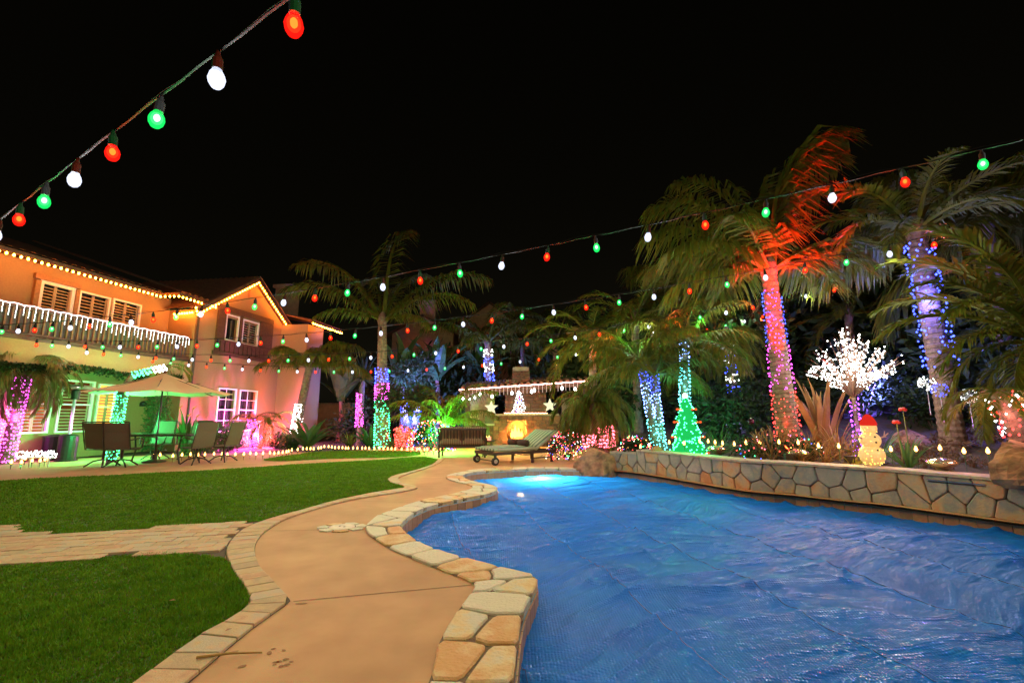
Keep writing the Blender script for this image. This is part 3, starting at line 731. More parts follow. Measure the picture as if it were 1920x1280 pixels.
def window(parent, o, t0, t1, z0, z1, mid=None, slats=True, back=None, bars=False, frame=.05):
    w = link('window', None, parent)
    fr = MB(); y = -(o + .012)
    for a, b_ in (((t0, z0), (t1, z0)), ((t1, z0), (t1, z1)), ((t1, z1), (t0, z1)), ((t0, z1), (t0, z0))):
        hor = a[1] == b_[1]
        L_ = abs(b_[0] - a[0]) + (frame if hor else -frame) if hor else abs(b_[1] - a[1]) - frame
        c = ((a[0] + b_[0]) / 2, y, (a[1] + b_[1]) / 2)
        fr.box(c, (L_, .07, frame) if hor else (frame, .07, L_))
    if mid: fr.box(((t0 + t1) / 2, y, mid), (t1 - t0 - frame, .06, frame * .9))
    fr.build('frame', white_p, w)
    MB().add([(t0, -(o - .13), z0), (t1, -(o - .13), z0), (t1, -(o - .13), z1), (t0, -(o - .13), z1)], [(0, 1, 2, 3)]).build('pane', back or glass_dark, w)
    if bars:
        mb = MB(); mt = (t0 + t1) / 2; mb.box((mt, y + .035, (z0 + z1) / 2), (.02, .02, z1 - z0 - frame))
        for q in (.25, .75): mb.box((mt, y + .037, z0 + (z1 - z0) * q), (t1 - t0 - frame, .02, .02))
        mb.build('glazing_bar', white_p, w)
    if slats:
        nn = int((z1 - z0 - .12) / .085); M = Matrix.Rotation(R(38), 3, 'X')
        for half in ((t0 + .04, (t0 + t1) / 2 - .02), ((t0 + t1) / 2 + .02, t1 - .04)):
            mb = MB()
            for k in range(nn):
                z = z0 + .09 + k * (z1 - z0 - .12) / nn
                if mid and abs(z - mid) < .06: continue
                mb.box(((half[0] + half[1]) / 2, -(o - .06), z), (half[1] - half[0], .062, .008), M)
            for q in half: mb.box((q, -(o - .06), (z0 + z1) / 2), (.03, .03, z1 - z0 - .06))
            sh = mb.build('shutter', surf('shutter_paint', (.42, .33, .21), (.38, .3, .19), .6, 10), w)
    return w
opsA = [(-1.37, -.58, 3.08, 4.79), (-.39, .46, 4.07, 4.78), (.59, 1.48, 4.08, 4.80), (-1.36, -.70, .74, 2.16), (-.48, .37, .74, 2.17), (.53, 1.2, .74, 2.12)]
mb = MB(); openwall(mb, frA(0), -9, 2.6, 0, 5.3, opsA)
mb.build('wall', stucco, house)
window(house, 0, -1.37, -.58, 3.08, 4.79, None, True, glass_dark, frame=.09).name = 'balcony_door'
window(house, 0, -.39, .46, 4.07, 4.78); window(house, 0, .59, 1.48, 4.08, 4.80)
window(house, 0, -1.36, -.70, .74, 2.16, 1.5, True, room_warm); window(house, 0, -.48, .37, .74, 2.17, 1.5, True, room_dim); window(house, 0, .53, 1.2, .74, 2.12, 1.45, True, emit('lit_room_bright', (1, .42, .06), 2.2, False))
MB().box((-1.0, -.04, 4.9), (1.15, .09, .14)).box((-1.48, -.04, 3.9), (.12, .08, 1.8)).box((-.485, -.04, 3.9), (.1, .08, 1.8)).build('door_surround', surf('tan_wood', (.33, .17, .07), None, .7, 15), house)
mb = MB(); mb.lathe([(.16, 0), (.17, .02), (.13, .05)], n=18); mb.build('vent_disc', wood_d, house, (-2.62, -.0, 4.22), (R(90), 0, 0))
# gable wing (set forward) and third wing
mb = MB()
opsG = [(3.93, 4.80, .6, 2.19), (5.03, 5.98, .6, 2.18), (3.95, 4.58, 4.05, 5.02), (4.83, 5.72, 4.03, 5.0)]
openwall(mb, frA(1.1), 2.59, 7.8, 0, 4.9, opsG)
mb.add([(2.59, -1.1, 4.9), (7.8, -1.1, 4.9), (5.195, -1.1, 6.72)], [(0, 1, 2)])
mb.add([(2.59, -1.1, 0), (2.59, 2.5, 0), (2.59, 2.5, 4.9), (2.59, -1.1, 4.9)], [(0, 1, 2, 3)])
mb.build('gable_wall', stucco, house)
window(house, 1.1, 3.93, 4.80, .6, 2.19, 1.4, False, None, True); window(house, 1.1, 5.03, 5.98, .6, 2.18, 1.4, False, None, True)
window(house, 1.1, 3.95, 4.58, 4.05, 5.02, None, False, None); window(house, 1.1, 4.83, 5.72, 4.03, 5.0, None, True, None)
# dark timber bay round the upper gable windows
bay = MB(); y = -1.135
for (t0, t1, z0, z1) in ((3.5, 6.6, 5.12, 5.34), (3.5, 3.88, 4.0, 5.1), (4.66, 4.76, 4.0, 5.1), (5.8, 6.6, 4.0, 5.1), (3.42, 6.7, 3.42, 3.56)):
    bay.box(((t0 + t1) / 2, y, (z0 + z1) / 2), (t1 - t0, .07, z1 - z0))
bay.build('timber_frame', wood_d, house)
for k in range(13): MB().box((0, 0, 0), (.2, .045, .40)).build('plank', wood_d, house, (3.6 + k * .242, -1.125, 3.77))
MB().box((5.05, -1.15, 3.985), (3.15, .1, .05)).build('rail', wood_d, house)
MB().box((5.02, -1.105, 6.12), (.09, .03, .42)).build('vent_slot', surf('vent_clay', (.30, .12, .05), None, .8, 20), house)
mb = MB(); mb.add([(7.24, -2.4, 0), (7.24, 1, 0), (7.24, 1, 5.25), (7.24, -2.4, 5.25)], [(0, 1, 2, 3)]); mb.add([(7.24, -2.4, 0), (8.5, -2.4, 0), (8.5, -2.4, 5.25), (7.24, -2.4, 5.25)], [(3, 2, 1, 0)])
mb.build('wing_wall', stucco, house)
MB().tube([(2.63, -1.16, 0), (2.63, -1.16, 4.6), (2.45, -1.2, 4.75)], .04, 8).build('downspout', brown_box, house)
# roofs with barrel-tile ridges
def tiled(mb, p0, p1, p2, p3, step=.24, amp=.05):
    """wavy quad from eave p0-p1 up to p3-p2"""
    p0, p1, p2, p3 = map(Vector, (p0, p1, p2, p3)); nn = int((p1 - p0).length / step * 4); up = (p1 - p0).cross(p3 - p0).normalized(); up = up if up.z > 0 else -up
    lo, hi = [], []
    for i in range(nn + 1):
        f = i / nn; w = up * amp * abs(math.sin(f * (p1 - p0).length / step * math.pi)); lo.append(p0.lerp(p1, f) + w); hi.append(p3.lerp(p2, f) + w)
    m_ = len(lo); mb.add(lo + hi, [(i, i + 1, m_ + i + 1, m_ + i) for i in range(m_ - 1)])
rf = MB()
tiled(rf, (-9, -.72, 5.25), (1.6, -.72, 5.25), (1.6, 5, 7.2), (-9, 5, 7.2))
tiled(rf, (1.6, -1.35, 5.25), (3.2, -1.35, 5.25), (3.2, 5, 7.4), (1.6, 5, 7.4))
tiled(rf, (2.3, -1.4, 4.86), (2.3, 4, 4.86), (5.195, 4, 6.86), (5.195, -1.4, 6.86))
tiled(rf, (8.1, 4, 4.86), (8.1, -1.4, 4.86), (5.195, -1.4, 6.86), (5.195, 4, 6.86))
tiled(rf, (7.0, -2.75, 5.38), (9.6, -2.75, 5.38), (9.6, 3, 6.6), (7.0, 3, 6.6))
roof = rf.build('roof', roof_m, house)
MB().bar((-9, -.70, 5.19), (1.6, -.70, 5.19), .03, .1).bar((1.6, -1.33, 5.19), (3.2, -1.33, 5.19), .03, .1).bar((1.6, -.70, 5.19), (1.6, -1.33, 5.19), .03, .1).bar((2.3, -1.36, 4.80), (5.195, -1.36, 6.79), .04, .15).bar((8.1, -1.36, 4.80), (5.195, -1.36, 6.79), .04, .15).bar((7.0, -2.72, 5.33), (9.6, -2.72, 5.33), .03, .12).build('fascia', wood_d, roof)
mb = MB()
for k in range(26): mb.bar((-8.8 + k * .4, -.04, 5.28), (-8.8 + k * .4, -.66, 5.19), .08, .09)
mb.build('rafter_tails', wood_d, roof)['kind'] = 'stuff'
q = MB().box((0, 0, .25), (.16, .16, 1.2)); q.build('vent_pipe', stucco2, roof, (-1.95, 2.6, 6.6))
MB().box((0, 0, 0), (.8, .8, 1.5)).box((0, 0, .8), (1.0, 1.0, .16)).build('chimney', stucco2, roof, (9.6, .4, 6.9))
# balcony
bal = link('balcony', None, house)
MB().box((-3.2, -.5, 2.95), (11.55, 1.0, .2)).build('floor_slab', stucco, bal)
MB().box((-3.2, -.92, 2.64), (11.5, .2, .42)).build('beam', stucco, bal)
MB().box((-3.2, -1.02, 3.07), (11.5, .1, .1)).box((-3.2, -1.0, 3.80), (11.5, .11, .07)).box((-3.2, -1.0, 3.17), (11.5, .06, .06)).build('rail', wood_d, bal)
bm_ = MB().box((0, 0, 0), (.035, .04, .58)).mesh('baluster', surf('orange_wood', (.25, .10, .035), None, .7, 20))
for k in range(44): link('baluster', bm_, bal, (-3.35 + k * .135, -1.0, 3.48))
MB().box((-3.2, -.94, 3.47), (11.4, .012, .56)).build('screen', surf('screen_panel', (.16, .13, .11), None, .8, 40), bal)
for t_ in (-4.4,): MB().box((t_, -.82, 1.22), (.42, .42, 2.42)).build('column', stucco, bal)
MB().box((2.42, -.9, 1.5), (.3, .5, 3.0)).build('corner_pier', stucco, house)
wlm = thing('wall_lamp', 'small round sconce on the green lit wall behind the umbrella', 'wall lamp', HP(1.9, 0, 0))
pz = HP(1.9, .06, 1.62)
wlm.location = HP(1.95, .0, 1.55); MB().lathe([(.05, -.08), (.09, -.03), (.09, .05), (.04, .09)], n=14).build('shade', black_m, wlm, (.09, 0, .02)); MB().box((.02, 0, 0), (.05, .09, .12)).build('bracket', black_m, wlm)
# far left continuation has nothing in view

# orange lights along the eaves
C9O = MB().lathe([(.006, -.04), (.020, -.028), (.024, -.008), (.017, .012), (.012, .02)], n=8).mesh('bulb', emit('eave_bulb', (1, .235, .014), 190))
def light_line(name, label, cat, pts, step, mesh, cordm=wire_m, group=None, cr=.006):
    t = thing(name, label, cat, group=group); c = []
    for a, b_ in zip(pts, pts[1:]): c += resample([Vector(a), Vector(b_)], step)[:-1]
    c.append(Vector(pts[-1]))
    if cordm: MB().tube([p + Vector((0, 0, .02)) for p in c], cr, 5).build('cord', cordm, t)
    for p in c: link('bulb', mesh, t, p, (0, 0, 0))
    return t
EG = 'orange light strings on the house eaves'
light_line('eave_lights', 'orange bulbs along the long eave above the balcony', 'string lights', [HP(-5.5, .71, 5.10), HP(1.5, .71, 5.10), HP(1.56, 1.34, 5.10), HP(3.1, 1.36, 5.09)], .15, C9O, group=EG)
light_line('eave_lights', 'orange bulbs outlining both slopes of the gable', 'string lights', [HP(2.2, 1.42, 4.86), HP(2.35, 1.37, 4.66), HP(5.195, 1.37, 6.63), HP(8.0, 1.37, 4.68)], .15, C9O, group=EG)
light_line('eave_lights', 'short run of orange bulbs along the rear eave beyond the gable', 'string lights', [HP(7.1, 2.73, 5.25), HP(9.6, 2.73, 5.25)], .16, C9O, group=EG)
light_line('eave_lights', 'two short rows of orange bulbs on the small eave in the corner', 'string lights', [HP(2.45, .35, 4.72), HP(2.45, 1.05, 4.76)], .10, C9O, group=EG)
# icicle lights on the balcony rail
ic = thing('icicle_lights', 'white icicle lights hanging from the balcony rail', 'icicle lights')
icm = led('white', 8)
MB().tube([HP(-4.5 + k * .1, 1.07, 3.85 + .012 * math.sin(k * 1.7)) for k in range(70)], .012, 6).build('rope', emit('icicle_rope', (1, .62, .6), 5), ic)
mbv = []
for v in range(3):
    mb = MB()
    for k in range(5 + v): mb.octa((rng.uniform(-.006, .006), 0, -.04 - k * .048), .011, 1.6)
    mbv.append(mb.mesh('icicle', icm))
for k in range(52): link('icicle', mbv[(k * 7) % 3], ic, HP(-4.4 + k * .134 + rng.uniform(-.02, .02), 1.09, 3.84))

# ------------------------------------------------------------------ foliage makers
def frond_mesh(name, L, e0, e1, nl, ll, droop, w, seed, mat_, vee=.15, fwd=.7, bend=1.3, plume=.25, bare=.14, rr=.022):
    """pinnate palm leaf in its own x-z plane: arched stalk with paired drooping leaflets"""
    r = random.Random(seed); N = 16; P = [Vector((0, 0, 0))]; A = []
    for i in range(N):
        a = e0 + (e1 - e0) * ((i + .5) / N) ** bend; A.append(a)
        P.append(P[-1] + Vector((math.cos(a), 0, math.sin(a))) * L / N)
    mb = MB(); mb.tube(P, [rr * (1 - .85 * i / N) for i in range(N + 1)], 4)
    for k in range(nl):
        s_ = bare + (1 - bare) * (k + r.random() * .8) / nl; f = s_ * N; i = min(N - 1, int(f)); p = P[i].lerp(P[i + 1], f - i); a = A[i]
        T = Vector((math.cos(a), 0, math.sin(a))); U = Vector((-math.sin(a), 0, math.cos(a)))
        q = (s_ - bare) / (1 - bare); l = ll * (math.sin(math.pi * (.18 + .78 * q)) ** .55) * r.uniform(.8, 1.1)
        for sg in (-1, 1):
            if r.random() < .06: continue
            d = (Vector((0, sg, 0)) * (1 - .45 * q) + T * (fwd * (.5 + q)) + U * (vee + r.uniform(-plume, plume))).normalized()
            dr = droop * r.uniform(.7, 1.3)
            p1 = p + d * l * .5 - Vector((0, 0, dr * l * .16)); p2 = p + d * l * .92 - Vector((0, 0, dr * l * .75))
            ww = d.cross(Vector((0, 0, 1))); ww = (ww.normalized() if ww.length > .05 else T) * w * r.uniform(.8, 1.1)
            ww = (ww + U * r.uniform(-.6, .6) * w)
            mb.add([p + ww * .3, p - ww * .3, p1 + ww, p1 - ww, p2], [(0, 1, 3, 2), (2, 3, 4)])
    return mb.mesh(name, mat_)
FR = {}
def fronds(kind):
    if kind in FR: return FR[kind]
    out = []
    for i, el in enumerate((82, 62, 42, 20, 0, -25)):
        e = R(el)
        if kind == 'queen': out.append((el, frond_mesh('frond', 1, e, e - R({82: 95, 62: 95, 42: 80}.get(el, 60)), 84, .34, 1.0, .010, 30 + i, palm_leaf, .1, .5, 2.6 if el > 70 else 1.9)))
        if kind == 'king': out.append((el, frond_mesh('frond', 1, e, e - R(75 if el > 30 else 60), 66, .24, .9, .009, 50 + i, palm_leaf, .05, .5, 2.4 if el > 70 else 1.8)))
        if kind == 'date': out.append((el, frond_mesh('frond', 1, e, e - R(85), 62, .24, .45, .009, 70 + i, palm_leaf, .3, .9, 1.3)))
        if kind == 'pygmy': out.append((el, frond_mesh('frond', 1, e, e - R(115 if el > 10 else 70), 48, .25, .6, .010, 90 + i, palm_leaf, .15, .8, 1.0)))
        if kind == 'dry': out.append((el, frond_mesh('frond', 1, e, e - R(110 if el > 10 else 70), 48, .27, .8, .010, 110 + i, palm_dry, .1, .8, 1.0)))
    FR[kind] = out; return out
def frond_at(parent, p, kind, az, el, L):
    me_ = min(fronds(kind), key=lambda q: abs(q[0] - el)); o = link('frond', me_[1], parent, p, (0, R(me_[0] - el), R(az))); o.scale = (L, L, L)
    o.rotation_mode = 'XYZ'; return o
def ringed_trunk(parent, a, b_, r0, r1, mat_=trunk_m, bulge=.25, ring=.12, boots=0):
    a, b_ = Vector(a), Vector(b_); ln = (b_ - a).length; nn = max(4, int(ln / ring * 2)); pts, rad = [], []
    sidev = Vector((b_.y - a.y, a.x - b_.x, 0))
    for i in range(nn + 1):
        f = i / nn; p = a.lerp(b_, f); p = p + (b_ - a).cross(Vector((0, 0, 1))) * .0
        pts.append(p); rad.append((r0 + (r1 - r0) * f) * (1 + (.05 if i % 2 else -.02)) * (1 + bulge * math.exp(-f * ln / .25)))
    return MB().tube(pts, rad, 14).build('trunk', mat_, parent, smooth=False)
def palm(label, base, crown, r0, r1, kind, spec, group=None, trunk=trunk_m, name='palm_tree', extra=None):
    """spec: list of (azimuth, elevation, length) or (n, length, lo, hi, seed)"""
    base, crown = Vector(base), Vector(crown)
    t = thing(name, label, 'palm tree', base, 0, group); c = crown - base
    ringed_trunk(t, (0, 0, -.1), c, r0, r1, trunk)
    if isinstance(spec, tuple):
        nn, L, lo, hi, seed = spec; r = random.Random(seed)
        spec = [(k * 137.5 + r.uniform(-18, 18), hi + (lo - hi) * ((k + .5) / nn) ** .85 + r.uniform(-7, 7), L * r.uniform(.82, 1.1)) for k in range(nn)]
    MB().lathe([(r1 * .9, -.25), (r1 * 1.25, -.05), (r1 * 1.1, .12), (r1 * .4, .32)], n=10).build('crown_shaft', green_trunk if trunk is not trunk_m else trunk_m, t, c)
    for az, el, L in spec: frond_at(t, c + Vector((math.cos(R(az)), math.sin(R(az)), 0)) * r1 * .7, kind, az, el, L)
    return t
def wrap(label, a, b_, r0, r1, segs, nper, led_r=.013, lampw=0, group=None, turns=None, s=9, cord=True):
    """lights wound round a trunk from a to b; segs: (f0, f1, colour)"""
    a, b_ = Vector(a), Vector(b_); t = thing('trunk_lights', label, 'light wrap', a, 0, group); d = b_ - a
    ln = d.length; ax = d.normalized(); u = ax.cross(Vector((0, 1, 0))).normalized(); v = ax.cross(u)
    turns = turns or ln / .09
    def on(f, ph, e): return d * f + (u * math.cos(ph) + v * math.sin(ph)) * ((r0 + (r1 - r0) * f) * 1.08 + e)
    if cord: MB().tube([on(i / (turns * 12), i / 12 * 2 * math.pi, .008) for i in range(int(turns * 12) + 1)], .004, 3).build('cord', wire_m, t)
    for f0, f1, c in segs:
        mb = MB(); k = max(6, int(nper * ln * (f1 - f0)))
        for i in range(k):
            f = f0 + (f1 - f0) * (i + rng.random()) / k; ph = f * turns * 2 * math.pi + rng.uniform(-1.5, 1.5); mb.octa(on(f, ph, .016 + rng.uniform(0, .014)), led_r * rng.uniform(.7, 1.2))
        tag(mb.build('bulbs', led(c, s), t), kind='stuff')
        if lampw:
            f = (f0 + f1) / 2; cc = {'blue': (.12, .12, 1), 'white': (.95, 1, .9), 'magenta': (1, .1, .8), 'green': (.05, 1, .25), 'red': (1, .06, .05), 'pink': (1, .15, .25), 'violet': (.5, .1, 1), 'teal': (.2, .8, 1), 'warm': (1, .6, .3), 'cool': (.5, .6, 1)}[c]
            toward = Vector((-a.x, -a.y, 0)).normalized()
            for sg in (1, -1): lamp(t, d * f + toward * sg * ((r0 + r1) / 2 + .09), lampw * (f1 - f0) * (.22 if sg > 0 else 1.0), cc, .05)
    return t
def leafball(name, n_, rx, ry, rz, lw, ll, seed, mat_, shell=.55, parent=None, mesh_only=False):
    r = np.random.RandomState(seed); k = 14
    cl = r.normal(size=(k, 3)); cl /= np.linalg.norm(cl, axis=1)[:, None]; cl *= r.uniform(.35, .8, (k, 1))
    c = cl[r.randint(0, k, n_)] + r.normal(size=(n_, 3)) * .24
    p = c * np.array([rx, ry, rz]); p[:, 2] = np.maximum(p[:, 2] + rz, .02)
    d = c + r.normal(size=(n_, 3)) * .7; d /= np.linalg.norm(d, axis=1)[:, None]; s_ = np.cross(d, r.normal(size=(n_, 3))); s_ /= np.linalg.norm(s_, axis=1)[:, None] + 1e-6
    l = ll * r.uniform(.6, 1.2, (n_, 1)); w = lw * r.uniform(.7, 1.2, (n_, 1)); m_ = p + d * l * .5
    v = np.stack([p, m_ + s_ * w / 2, p + d * l, m_ - s_ * w / 2], 1).reshape(-1, 3)
    return mesh_np(name, v, np.arange(n_ * 4).reshape(-1, 4), mat_)
def bush(label, base, n_, rx, ry, rz, lw, ll, seed, mat_=dark_leaf, group=None, name='shrub', mesh=None, rot=0):
    t = thing(name, label, 'shrub', base, rot, group)
    link('foliage', mesh or leafball('foliage', n_, rx, ry, rz, lw, ll, seed, mat_), t)
    mb = MB(); r = random.Random(seed)
    for k in range(4): mb.tube([(0, 0, -.05), (r.uniform(-.3, .3) * rx, r.uniform(-.3, .3) * ry, rz), (r.uniform(-.6, .6) * rx, r.uniform(-.6, .6) * ry, rz * 1.6)], [.025, .018, .006], 5)
    mb.build('stems', trunk_m, t)
    return t
def strappy(label, base, n_, L, w, e_lo, e_hi, seed, mat_=broad_leaf, droop=50, cat='plant', name='strappy_plant', group=None, fold=.2):
    """clump of sword leaves, each leaf a part"""
    t = thing(name, label, cat, base, 0, group); r = random.Random(seed)
    for k in range(n_):
        e = R(r.uniform(e_lo, e_hi)); l = L * r.uniform(.7, 1.1); az = k * 2.4 + r.uniform(-.4, .4); p = Vector((0, 0, 0)); mb = MB(); vs = []
        for i in range(7):
            f = i / 6; ww = w * (1 - (2 * f - .75) ** 2 / 1.6) * (1 if f < .99 else .05); ww = max(ww, .004)
            sdv = Vector((0, ww / 2, 0)); vs += [p + sdv + Vector((0, 0, fold * ww)), p, p - sdv + Vector((0, 0, fold * ww))]
            a = e - R(droop) * f * f; p = p + Vector((math.cos(a), 0, math.sin(a))) * l / 6
        mb.add(vs, [(i * 3 + j, i * 3 + j + 1, i * 3 + j + 4, i * 3 + j + 3) for i in range(6) for j in range(2)])
        mb.build('leaf', mat_, t, (math.cos(az) * .03, math.sin(az) * .03, 0), (r.uniform(-.15, .15), 0, az))
    return t

# ------------------------------------------------------------------ palms and their lights, right to left
QP = 'queen palms'
base = G(1482, 852, .36); base.y = 9.0; base = D(1482, 852, 9.0); base.z = .36; crown = D(1441, 505, 9.0)
red = palm('tall palm floodlit red, its trunk wound with blue pink and red lights', base, crown, .21, .13, 'queen',
    [(2, 84, 4.0), (12, 80, 3.7), (25, 72, 3.2), (172, 66, 3.0), (178, 74, 2.9), (186, 40, 2.8), (200, 22, 2.5), (6, 34, 3.0), (14, 24, 2.7), (60, 64, 2.6), (118, 55, 2.7), (150, 30, 2.5), (228, 30, 2.4), (30, 20, 2.5), (180, 5, 2.2), (90, 20, 2.3)])
wrap('blue to pink to red lights spiralling up the floodlit palm trunk', base + (crown - base) * .02, base + (crown - base) * .88, .21, .135, [(0, .38, 'red'), (.38, .66, 'magenta'), (.66, 1, 'blue')], 150, .012, 24)
fl = thing('flood_light', 'small red floodlight aimed up into the palm crown', 'floodlight', D(1478, 856, 7.9)); fl.location.z = .40
MB().box((0, 0, .1), (.12, .08, .1)).build('housing', black_m, fl); MB().box((0, 0, .02), (.03, .03, .08)).build('spike', black_m, fl)
tgt = crown + Vector((.35, 0, 1.5)) - (fl.location + Vector((0, 0, .2)))
lamp(fl, (0, .0, .2), 13000, (1, .006, .003), .06, 'SPOT', tgt.to_track_quat('-Z', 'Y').to_euler(), R(33), .5)

f2 = thing('flood_light', 'small red floodlight added beside the flax to redden the tallest frond', 'floodlight', D(1592, 852, 7.55)); f2.location.z = .40  # extra floodlight, added to carry the red up the tall frond
MB().box((0, 0, .1), (.12, .08, .1)).build('housing', black_m, f2); MB().box((0, 0, .02), (.03, .03, .08)).build('spike', black_m, f2)
tgt = crown + Vector((.7, .1, 1.9)) - (f2.location + Vector((0, 0, .2)))
lamp(f2, (0, .0, .2), 20000, (1, .006, .003), .06, 'SPOT', tgt.to_track_quat('-Z', 'Y').to_euler(), R(27), .6)
base = D(716, 838, 17); base.z = 0; crown = D(717, 600, 17)
palm('tall slender palm with few arching fronds behind the far lawn', base, crown, .24, .15, 'king', [(75, 88, 5.2), (168, 60, 4.9), (186, 44, 4.0), (12, 52, 4.8), (-14, 34, 3.8), (120, 66, 3.8), (60, 70, 3.8), (215, 18, 2.4), (330, 10, 2.4)])
wrap('blue magenta and green lights banding the slender palm trunk', base + Vector((0, 0, .05)), D(716, 690, 17), .24, .20, [(0, .58, 'green'), (.58, .8, 'magenta'), (.8, 1, 'blue')], 170, .02, 30, s=14)
base = D(548, 840, 17.8); base.z = 0; crown = D(580, 688, 17.8)
palm('leaning palm with drooping fronds at the corner of the house', base, crown, .16, .14, 'queen', [(20, 55, 2.3), (160, 40, 1.7), (200, 20, 1.8), (-20, 30, 2.0), (5, 15, 2.3), (250, 40, 1.9), (300, 35, 2.0), (100, 62, 1.9), (50, 50, 1.9), (340, 60, 2.0), (185, 60, 1.7)])
wrap('bright white lights wound round the leaning palm trunk by the house', base + Vector((0, 0, .05)), D(563, 757, 17.8), .15, .14, [(0, 1, 'white')], 230, .019, 150, s=14)
# near left pygmy date palm
base = D(8, 862, 11.6); base.z = 0; crown = D(52, 690, 11.6)
palm('shaggy drooping palm with magenta lit trunk beside the house windows', base, crown, .13, .11, 'dry', (46, 1.25, -55, 70, 4))
wrap('dense magenta lights round the shaggy palm trunk by the windows', base + Vector((0, 0, .05)), D(46, 700, 11.6), .15, .11, [(0, 1, 'magenta')], 330, .017, 85, s=12)
# small palm lit green
base = D(835, 842, 16); base.z = 0; crown = D(835, 795, 16)
palm('small green lit palm with upright fronds behind the loveseat', base, crown, .12, .10, 'king', [(0, 60, 2.2), (40, 70, 2.3), (90, 60, 2.0), (135, 66, 2.4), (180, 48, 2.1), (200, 30, 1.8), (-15, 34, 2.0), (250, 55, 1.7), (300, 60, 1.8), (330, 20, 1.7)], trunk=green_trunk)
wrap('green lights at the foot of the small palm', base + Vector((0, 0, .5)), crown, .12, .1, [(0, 1, 'green')], 200, .02, 0, s=14)
uf = thing('flood_light', 'small green floodlight under the small palm', 'floodlight', base + Vector((0, -.7, 0))); MB().box((0, 0, .08), (.1, .08, .08)).build('housing', black_m, uf); MB().box((0, 0, .02), (.03, .03, .06)).build('spike', black_m, uf)
lamp(uf, (0, 0, .75), 700, (.1, 1, .12), .05)
# dracaena with violet trunk
base = D(673, 832, 19); base.z = 0; crown = D(680, 712, 19)
t = strappy('spiky dracaena head on a violet lit trunk', base, 60, 1.15, .07, -30, 85, 3, dark_leaf, 25, 'palm tree', 'dracaena')
for o in t.children: o.location += crown - base
ringed_trunk(t, (0, 0, -.1), crown - base, .11, .1)
wrap('violet lights up the dracaena trunk', D(673, 800, 19), D(675, 737, 19), .12, .1, [(0, 1, 'magenta')], 150, .022, 40, s=10)
# pygmy palm by the boulder
base = D(1128, 842, 11.9); base.z = .3; crown = D(1112, 752, 11.9)
palm('dense low palm arching over the boulder', base, crown, .14, .12, 'pygmy', (40, 1.3, -50, 68, 8))
wrap('red and pink lights packed round the twin stems behind the boulder', D(1138, 838, 11.6), D(1136, 798, 11.6), .17, .15, [(0, 1, 'pink')], 520, .017, 30, s=9)
wrap('pink lights on the short stem beside the boulder palm', D(1108, 836, 11.6), D(1104, 815, 11.6), .15, .13, [(0, 1, 'pink')], 520, .017, 0, s=9)
# triple palm with blue lights
base = D(1236, 842, 11.0); base.z = .4
for k, (cx, cy_, lab) in enumerate(((1202, 678, 'thin curving palm stem with teal and blue lights, taller of the pair'), (1226, 702, 'thin upright palm stem with teal and blue lights, shorter of the pair'))):
    c = D(cx, cy_, 11.0); bb = base + Vector((.12 * k - .06, 0, 0))
    palm(lab, bb, c, .09, .06, 'king', (10, 2.0, -5, 75, 21 + k), trunk=green_trunk)
    wrap('blue and teal lights up the %s of the thin palm pair' % ('taller' if k == 0 else 'shorter'), bb, c, .09, .07, [(0, .35, 'teal'), (.35, .75, 'cool'), (.75, 1, 'blue')], 130, .014, 12)
base = D(1286, 846, 11.3); base.z = .4; crown = D(1283, 640, 11.3)
palm('slim palm rising straight behind the lit green tree', base, crown, .11, .08, 'king', (12, 2.0, -10, 70, 31), trunk=green_trunk)
wrap('teal lights on the slim palm above the green tree', D(1284, 760, 11.3), D(1283, 643, 11.3), .11, .08, [(0, .6, 'teal'), (.6, 1, 'cool')], 120, .016, 20)
base = D(1385, 800, 13.0); base.z = .5; crown = D(1362, 632, 13.0)
palm('yucca like palm with hanging skirt and blue white trunk lights', base, crown, .13, .11, 'pygmy', (34, 1.35, -75, 60, 41))
wrap('alternating blue and white lights on the skirted palm trunk', D(1378, 752, 13), D(1365, 640, 13), .14, .12, [(0, .1, 'white'), (.1, .3, 'blue'), (.3, .45, 'white'), (.45, .6, 'blue'), (.6, .7, 'white'), (.7, .85, 'blue'), (.85, 1, 'white')], 100, .02, 60)
# blue palm on the right
base = D(1785, 800, 8.6); base.z = .5; crown = D(1716, 430, 8.6)
palm('palm with deep blue lights behind the white blossom tree', base, crown, .19, .15, 'date', [(175, 60, 2.3), (150, 40, 2.3), (200, 45, 2.2), (190, 20, 2.0), (20, 60, 2.4), (-10, 45, 2.4), (60, 70, 2.2), (100, 60, 2.2), (250, 60, 2.0), (300, 50, 2.2), (330, 30, 2.2), (130, 10, 2.0), (215, 5, 1.9), (280, 25, 1.8)])
wrap('deep blue star like lights up the palm behind the blossom tree', D(1764, 690, 8.5), D(1722, 455, 8.5), .22, .19, [(0, 1, 'blue')], 95, .023, 1000, s=9)
# near palm at the right edge
base = D(2010, 850, 5.9); base.z = .4; crown = D(1965, 640, 6.2)
palm('large feathery palm with red and white lit trunk above the dark boulder', base, crown, .17, .15, 'date', [(178, 62, 2.0), (160, 42, 2.0), (196, 44, 2.0), (182, 22, 1.7), (150, 78, 2.3), (100, 80, 2.4), (40, 70, 2.3), (0, 50, 2.0), (205, 66, 2.1), (230, 58, 1.5), (170, 5, 1.5), (200, -5, 1.35), (120, 60, 2.2), (250, 30, 1.3), (188, -25, 1.2), (165, -20, 1.3), (60, 50, 2), (175, 88, 2.4)])
sb = D(1930, 845, 5.75); t = thing('forked_trunk', 'slanting stem under red and white lights above the dark boulder', 'shrub', (sb.x, sb.y, .4))
MB().tube([(0, 0, 0), D(1900, 790, 5.72) - Vector((sb.x, sb.y, .4)), D(1866, 732, 5.7) - Vector((sb.x, sb.y, .4))], [.12, .1, .07], 8).build('trunk', trunk_m, t)
